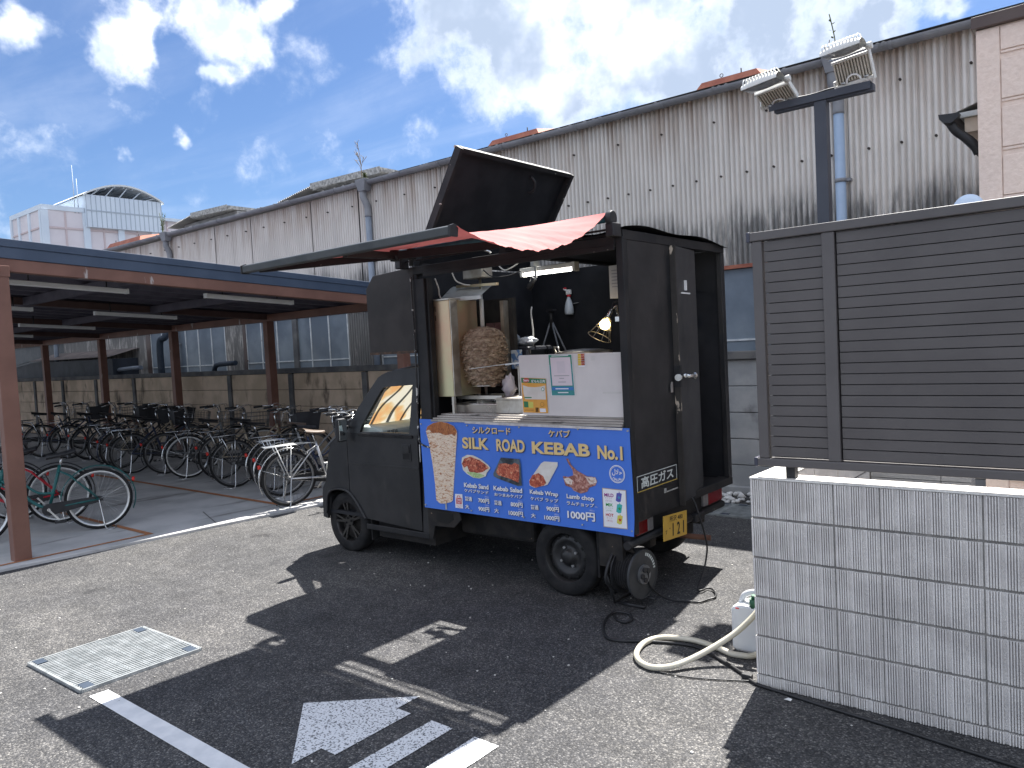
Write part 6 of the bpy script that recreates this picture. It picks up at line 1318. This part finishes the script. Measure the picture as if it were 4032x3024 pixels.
# ================================================================= AROUND THE TRUCK
rl = thing('cable_reel', 'black cable reel standing on the asphalt behind the rear wheel', 'cable reel', (-2.62, 4.37, 0))
RX, RY, RZ = -2.60, 4.30, .225
ddir = Vector((1, -.10, 0)).normalized(); per = Vector((.10, 1, 0)).normalized()
def rp_(r, a, d): return Vector((RX, RY, RZ)) + ddir*d + per*(r*math.cos(a)) + Vector((0, 0, r*math.sin(a)))
def disc(mb, r0, r1, d0, d1, n=40):
    vs = []; 
    for k in range(n):
        a = 2*math.pi*k/n; vs += [rp_(r0, a, d0), rp_(r1, a, d0), rp_(r1, a, d1), rp_(r0, a, d1)]
    fs = []
    for k in range(n):
        q = 4*k; p = 4*((k+1) % n)
        for j in range(4): fs.append((q+j, p+j, p+(j+1) % 4, q+(j+1) % 4))
    mb.add(vs, fs, False)
m_ = MB(); disc(m_, .0, .155, .075, .083); m_.build('front_flange', M('reel_grey', (.028, .03, .033), (.05, .052, .055), rough=.5), rl)
m_ = MB(); disc(m_, .0, .15, -.07, -.062); m_.build('back_flange', BLKPLA, rl)
for k in range(7): 
    m_ = MB(); m_.tube([rp_(.115, 2*math.pi*j/32, -.054+.0185*k) for j in range(32)], .0095, 6, closed=True); m_.build('wound_cable', RUBBER, rl)
m_ = MB(); disc(m_, .0, .105, -.06, .07); m_.build('drum', BLKPLA, rl)
m_ = MB(); disc(m_, .150, .158, .072, .087); m_.build('flange_rim', M('reel_grey', (.028,)*3), rl)
m_ = MB(); disc(m_, 0, .062, .084, .10); m_.build('socket_plate', M('reel_plate', (.12, .125, .13), (.22, .22, .23), rough=.4, metal=.3), rl)
for a in (.6, 1.9, 3.3, 4.6):
    m_ = MB(); m_.cyl(rp_(.035, a, .098), rp_(.035, a, .112), .017, 12); m_.build('socket', BLKPLA, rl)
MB().tube(curve_pts([rp_(.155, R(-120), -.09), rp_(.17, R(180), -.09), rp_(.19, R(95), -.09), rp_(.20, R(80), -.03), rp_(.205, R(90), .04)], 6), .011, 8).build('handle', BLKPLA, rl)
MB().tube([rp_(.215, R(-100), -.10) , rp_(.212, R(-95), .10)], .011, 8).tube([rp_(.215, R(-60), -.10), rp_(.215, R(-62), .10)], .011, 8).tube([rp_(.16, R(180), -.09), rp_(.214, R(-110), -.10), rp_(.214, R(-62), -.10)], .010, 8).build('stand', BLKPLA, rl)
lt = MB()
for k in range(8): a = R(75-9*k); lt.add([rp_(.118, a, .0836), rp_(.118, a-R(6), .0836), rp_(.138, a-R(6), .0836), rp_(.138, a, .0836)], [(0, 1, 2, 3)])
lt.build('printed_text', M('notice_white', (.55,)*3), rl)
BC = M('black_cord', (.012, .012, .013), (.022, .022, .024), rough=.45)
def cord(nm, pts, r, mat, label, cat='cord', n=8): return tag(MB().tube(curve_pts(pts, n), r, 8).build(nm, mat), label, cat)
cord('reel_lead', [rp_(.03, 0, .10), (-2.50, 4.35, .13), (-2.44, 4.45, .03), (-2.32, 4.53, .01), (-2.257, 4.55, .01), (-2.23, 4.63, .01), (-2.21, 4.68, .012), (-2.235, 4.75, .012), (-2.29, 4.82, .014), (-2.33, 4.82, .016), (-2.335, 4.76, .018), (-2.36, 4.74, .03), (-2.385, 4.90, .12), (-2.39, 4.97, .24), (-2.40, 4.965, .34), (-2.42, 4.95, .45), (-2.46, 4.96, .56), (-2.50, 4.97, .62)], .0065, BC, 'black power cord from the cable reel up to the truck rear door')
cord('extension_cord', [(-2.60, 4.06, .010), (-2.54, 4.0, .010), (-2.48, 3.99, .010), (-2.47, 4.05, .010), (-2.53, 4.12, .014), (-2.61, 4.10, .018), (-2.625, 4.03, .012), (-2.585, 3.915, .010), (-2.516, 3.80, .010), (-2.438, 3.722, .010), (-2.364, 3.716, .010), (-2.254, 3.774, .010), (-2.10, 3.84, .010), (-1.95, 3.865, .010), (-1.766, 3.777, .010), (-1.60, 3.675, .010), (-1.50, 3.60, .010), (-1.36, 3.575, .010), (-1.20, 3.55, .010), (-1.05, 3.53, .010), (-.80, 3.50, .010), (-.5, 3.455, .010), (-.2, 3.42, .010), (.4, 3.38, .010), (1.2, 3.36, .010)], .0085, BC, 'black extension cord snaking past the hose and along the block wall', n=8)
cord('thin_cord', [(-1.52, 3.63, .006), (-1.58, 3.60, .006), (-1.75, 3.52, .006), (-1.90, 3.48, .006), (-2.06, 3.48, .006), (-2.15, 3.55, .006), (-2.20, 3.66, .006)], .004, BC, 'thin black cord curving below the white hose')
tag(MB().bx(-1.59, -1.535, 3.63, 3.66, .003, .03).build('cord_plug', BLKPLA, None, bevel=.006), 'black plug joint lying at the block wall corner', 'plug')
HOSE = M('cream_hose', (.58, .54, .42), (.66, .62, .52), scale=5, rough=.3, trans=.15)
cord('water_hose', [(-1.60, 4.0, .04), (-1.63, 3.90, .018), (-1.70, 3.865, .018), (-1.753, 3.866, .018), (-1.856, 3.903, .018), (-2.006, 3.927, .018), (-2.16, 3.873, .018), (-2.21, 3.762, .018), (-2.185, 3.623, .018), (-2.116, 3.521, .018), (-2.016, 3.48, .018), (-1.928, 3.528, .025), (-1.86, 3.63, .045), (-1.78, 3.74, .09), (-1.70, 3.83, .15), (-1.64, 3.89, .215), (-1.60, 3.93, .27)], .0165, HOSE, 'cream hose looping over the asphalt to the water canister', 'hose')
jc = thing('water_canister', 'translucent white water canister with green cap at the wall corner', 'canister', (-1.66, 4.0, 0))
JM = M('canister_plastic', (.66, .68, .70), (.72, .74, .76), rough=.35, trans=.12); 
jb = MB(); pr = [(-.11, .02), (-.09, 0), (.09, 0), (.11, .02), (.11, .235), (.09, .262), (-.05, .265), (-.10, .25), (-.11, .23)]
jb.prism([(-1.665+u, v) for u, v in pr], 'y', 3.95, 4.10); jb.build('body', JM, jc, bevel=.022)
MB().tube(curve_pts([(-1.745, 4.025, .25), (-1.72, 4.025, .30), (-1.66, 4.025, .325), (-1.60, 4.025, .32), (-1.57, 4.025, .26)], 6), .016, 10).build('handle', JM, jc)
MB().cyl((-1.652, 3.975, .255), (-1.648, 3.97, .305), .024, 14).cyl((-1.648, 3.97, .305), (-1.646, 3.968, .325), .013, 12).build('cap', M('cap_green', (.02, .09, .05), (.03, .12, .06), rough=.4), jc)
MB().bx(-1.745, -1.725, 3.948, 3.952, .24, .246).build('red_mark', RD, jc)
tag(MB().add([(-1.335, 3.525, .003), (-1.315, 3.535, .012), (-1.30, 3.52, .004), (-1.312, 3.51, .010), (-1.30, 3.54, .006)], [(0, 3, 1), (1, 3, 2), (1, 2, 4)]).build('paper_scrap', WHITE, recalc=False), 'small scrap of white paper on the asphalt below the block wall', 'litter')
tag(MB().bx(-8.0, -7.5, 7.65, 7.8, 1.62, 1.82).build('meter_box', M('meter_white', (.55, .55, .55), (.62, .62, .62)), None, bevel=.01), 'pale box on the wall seen above the cab roof', 'box')
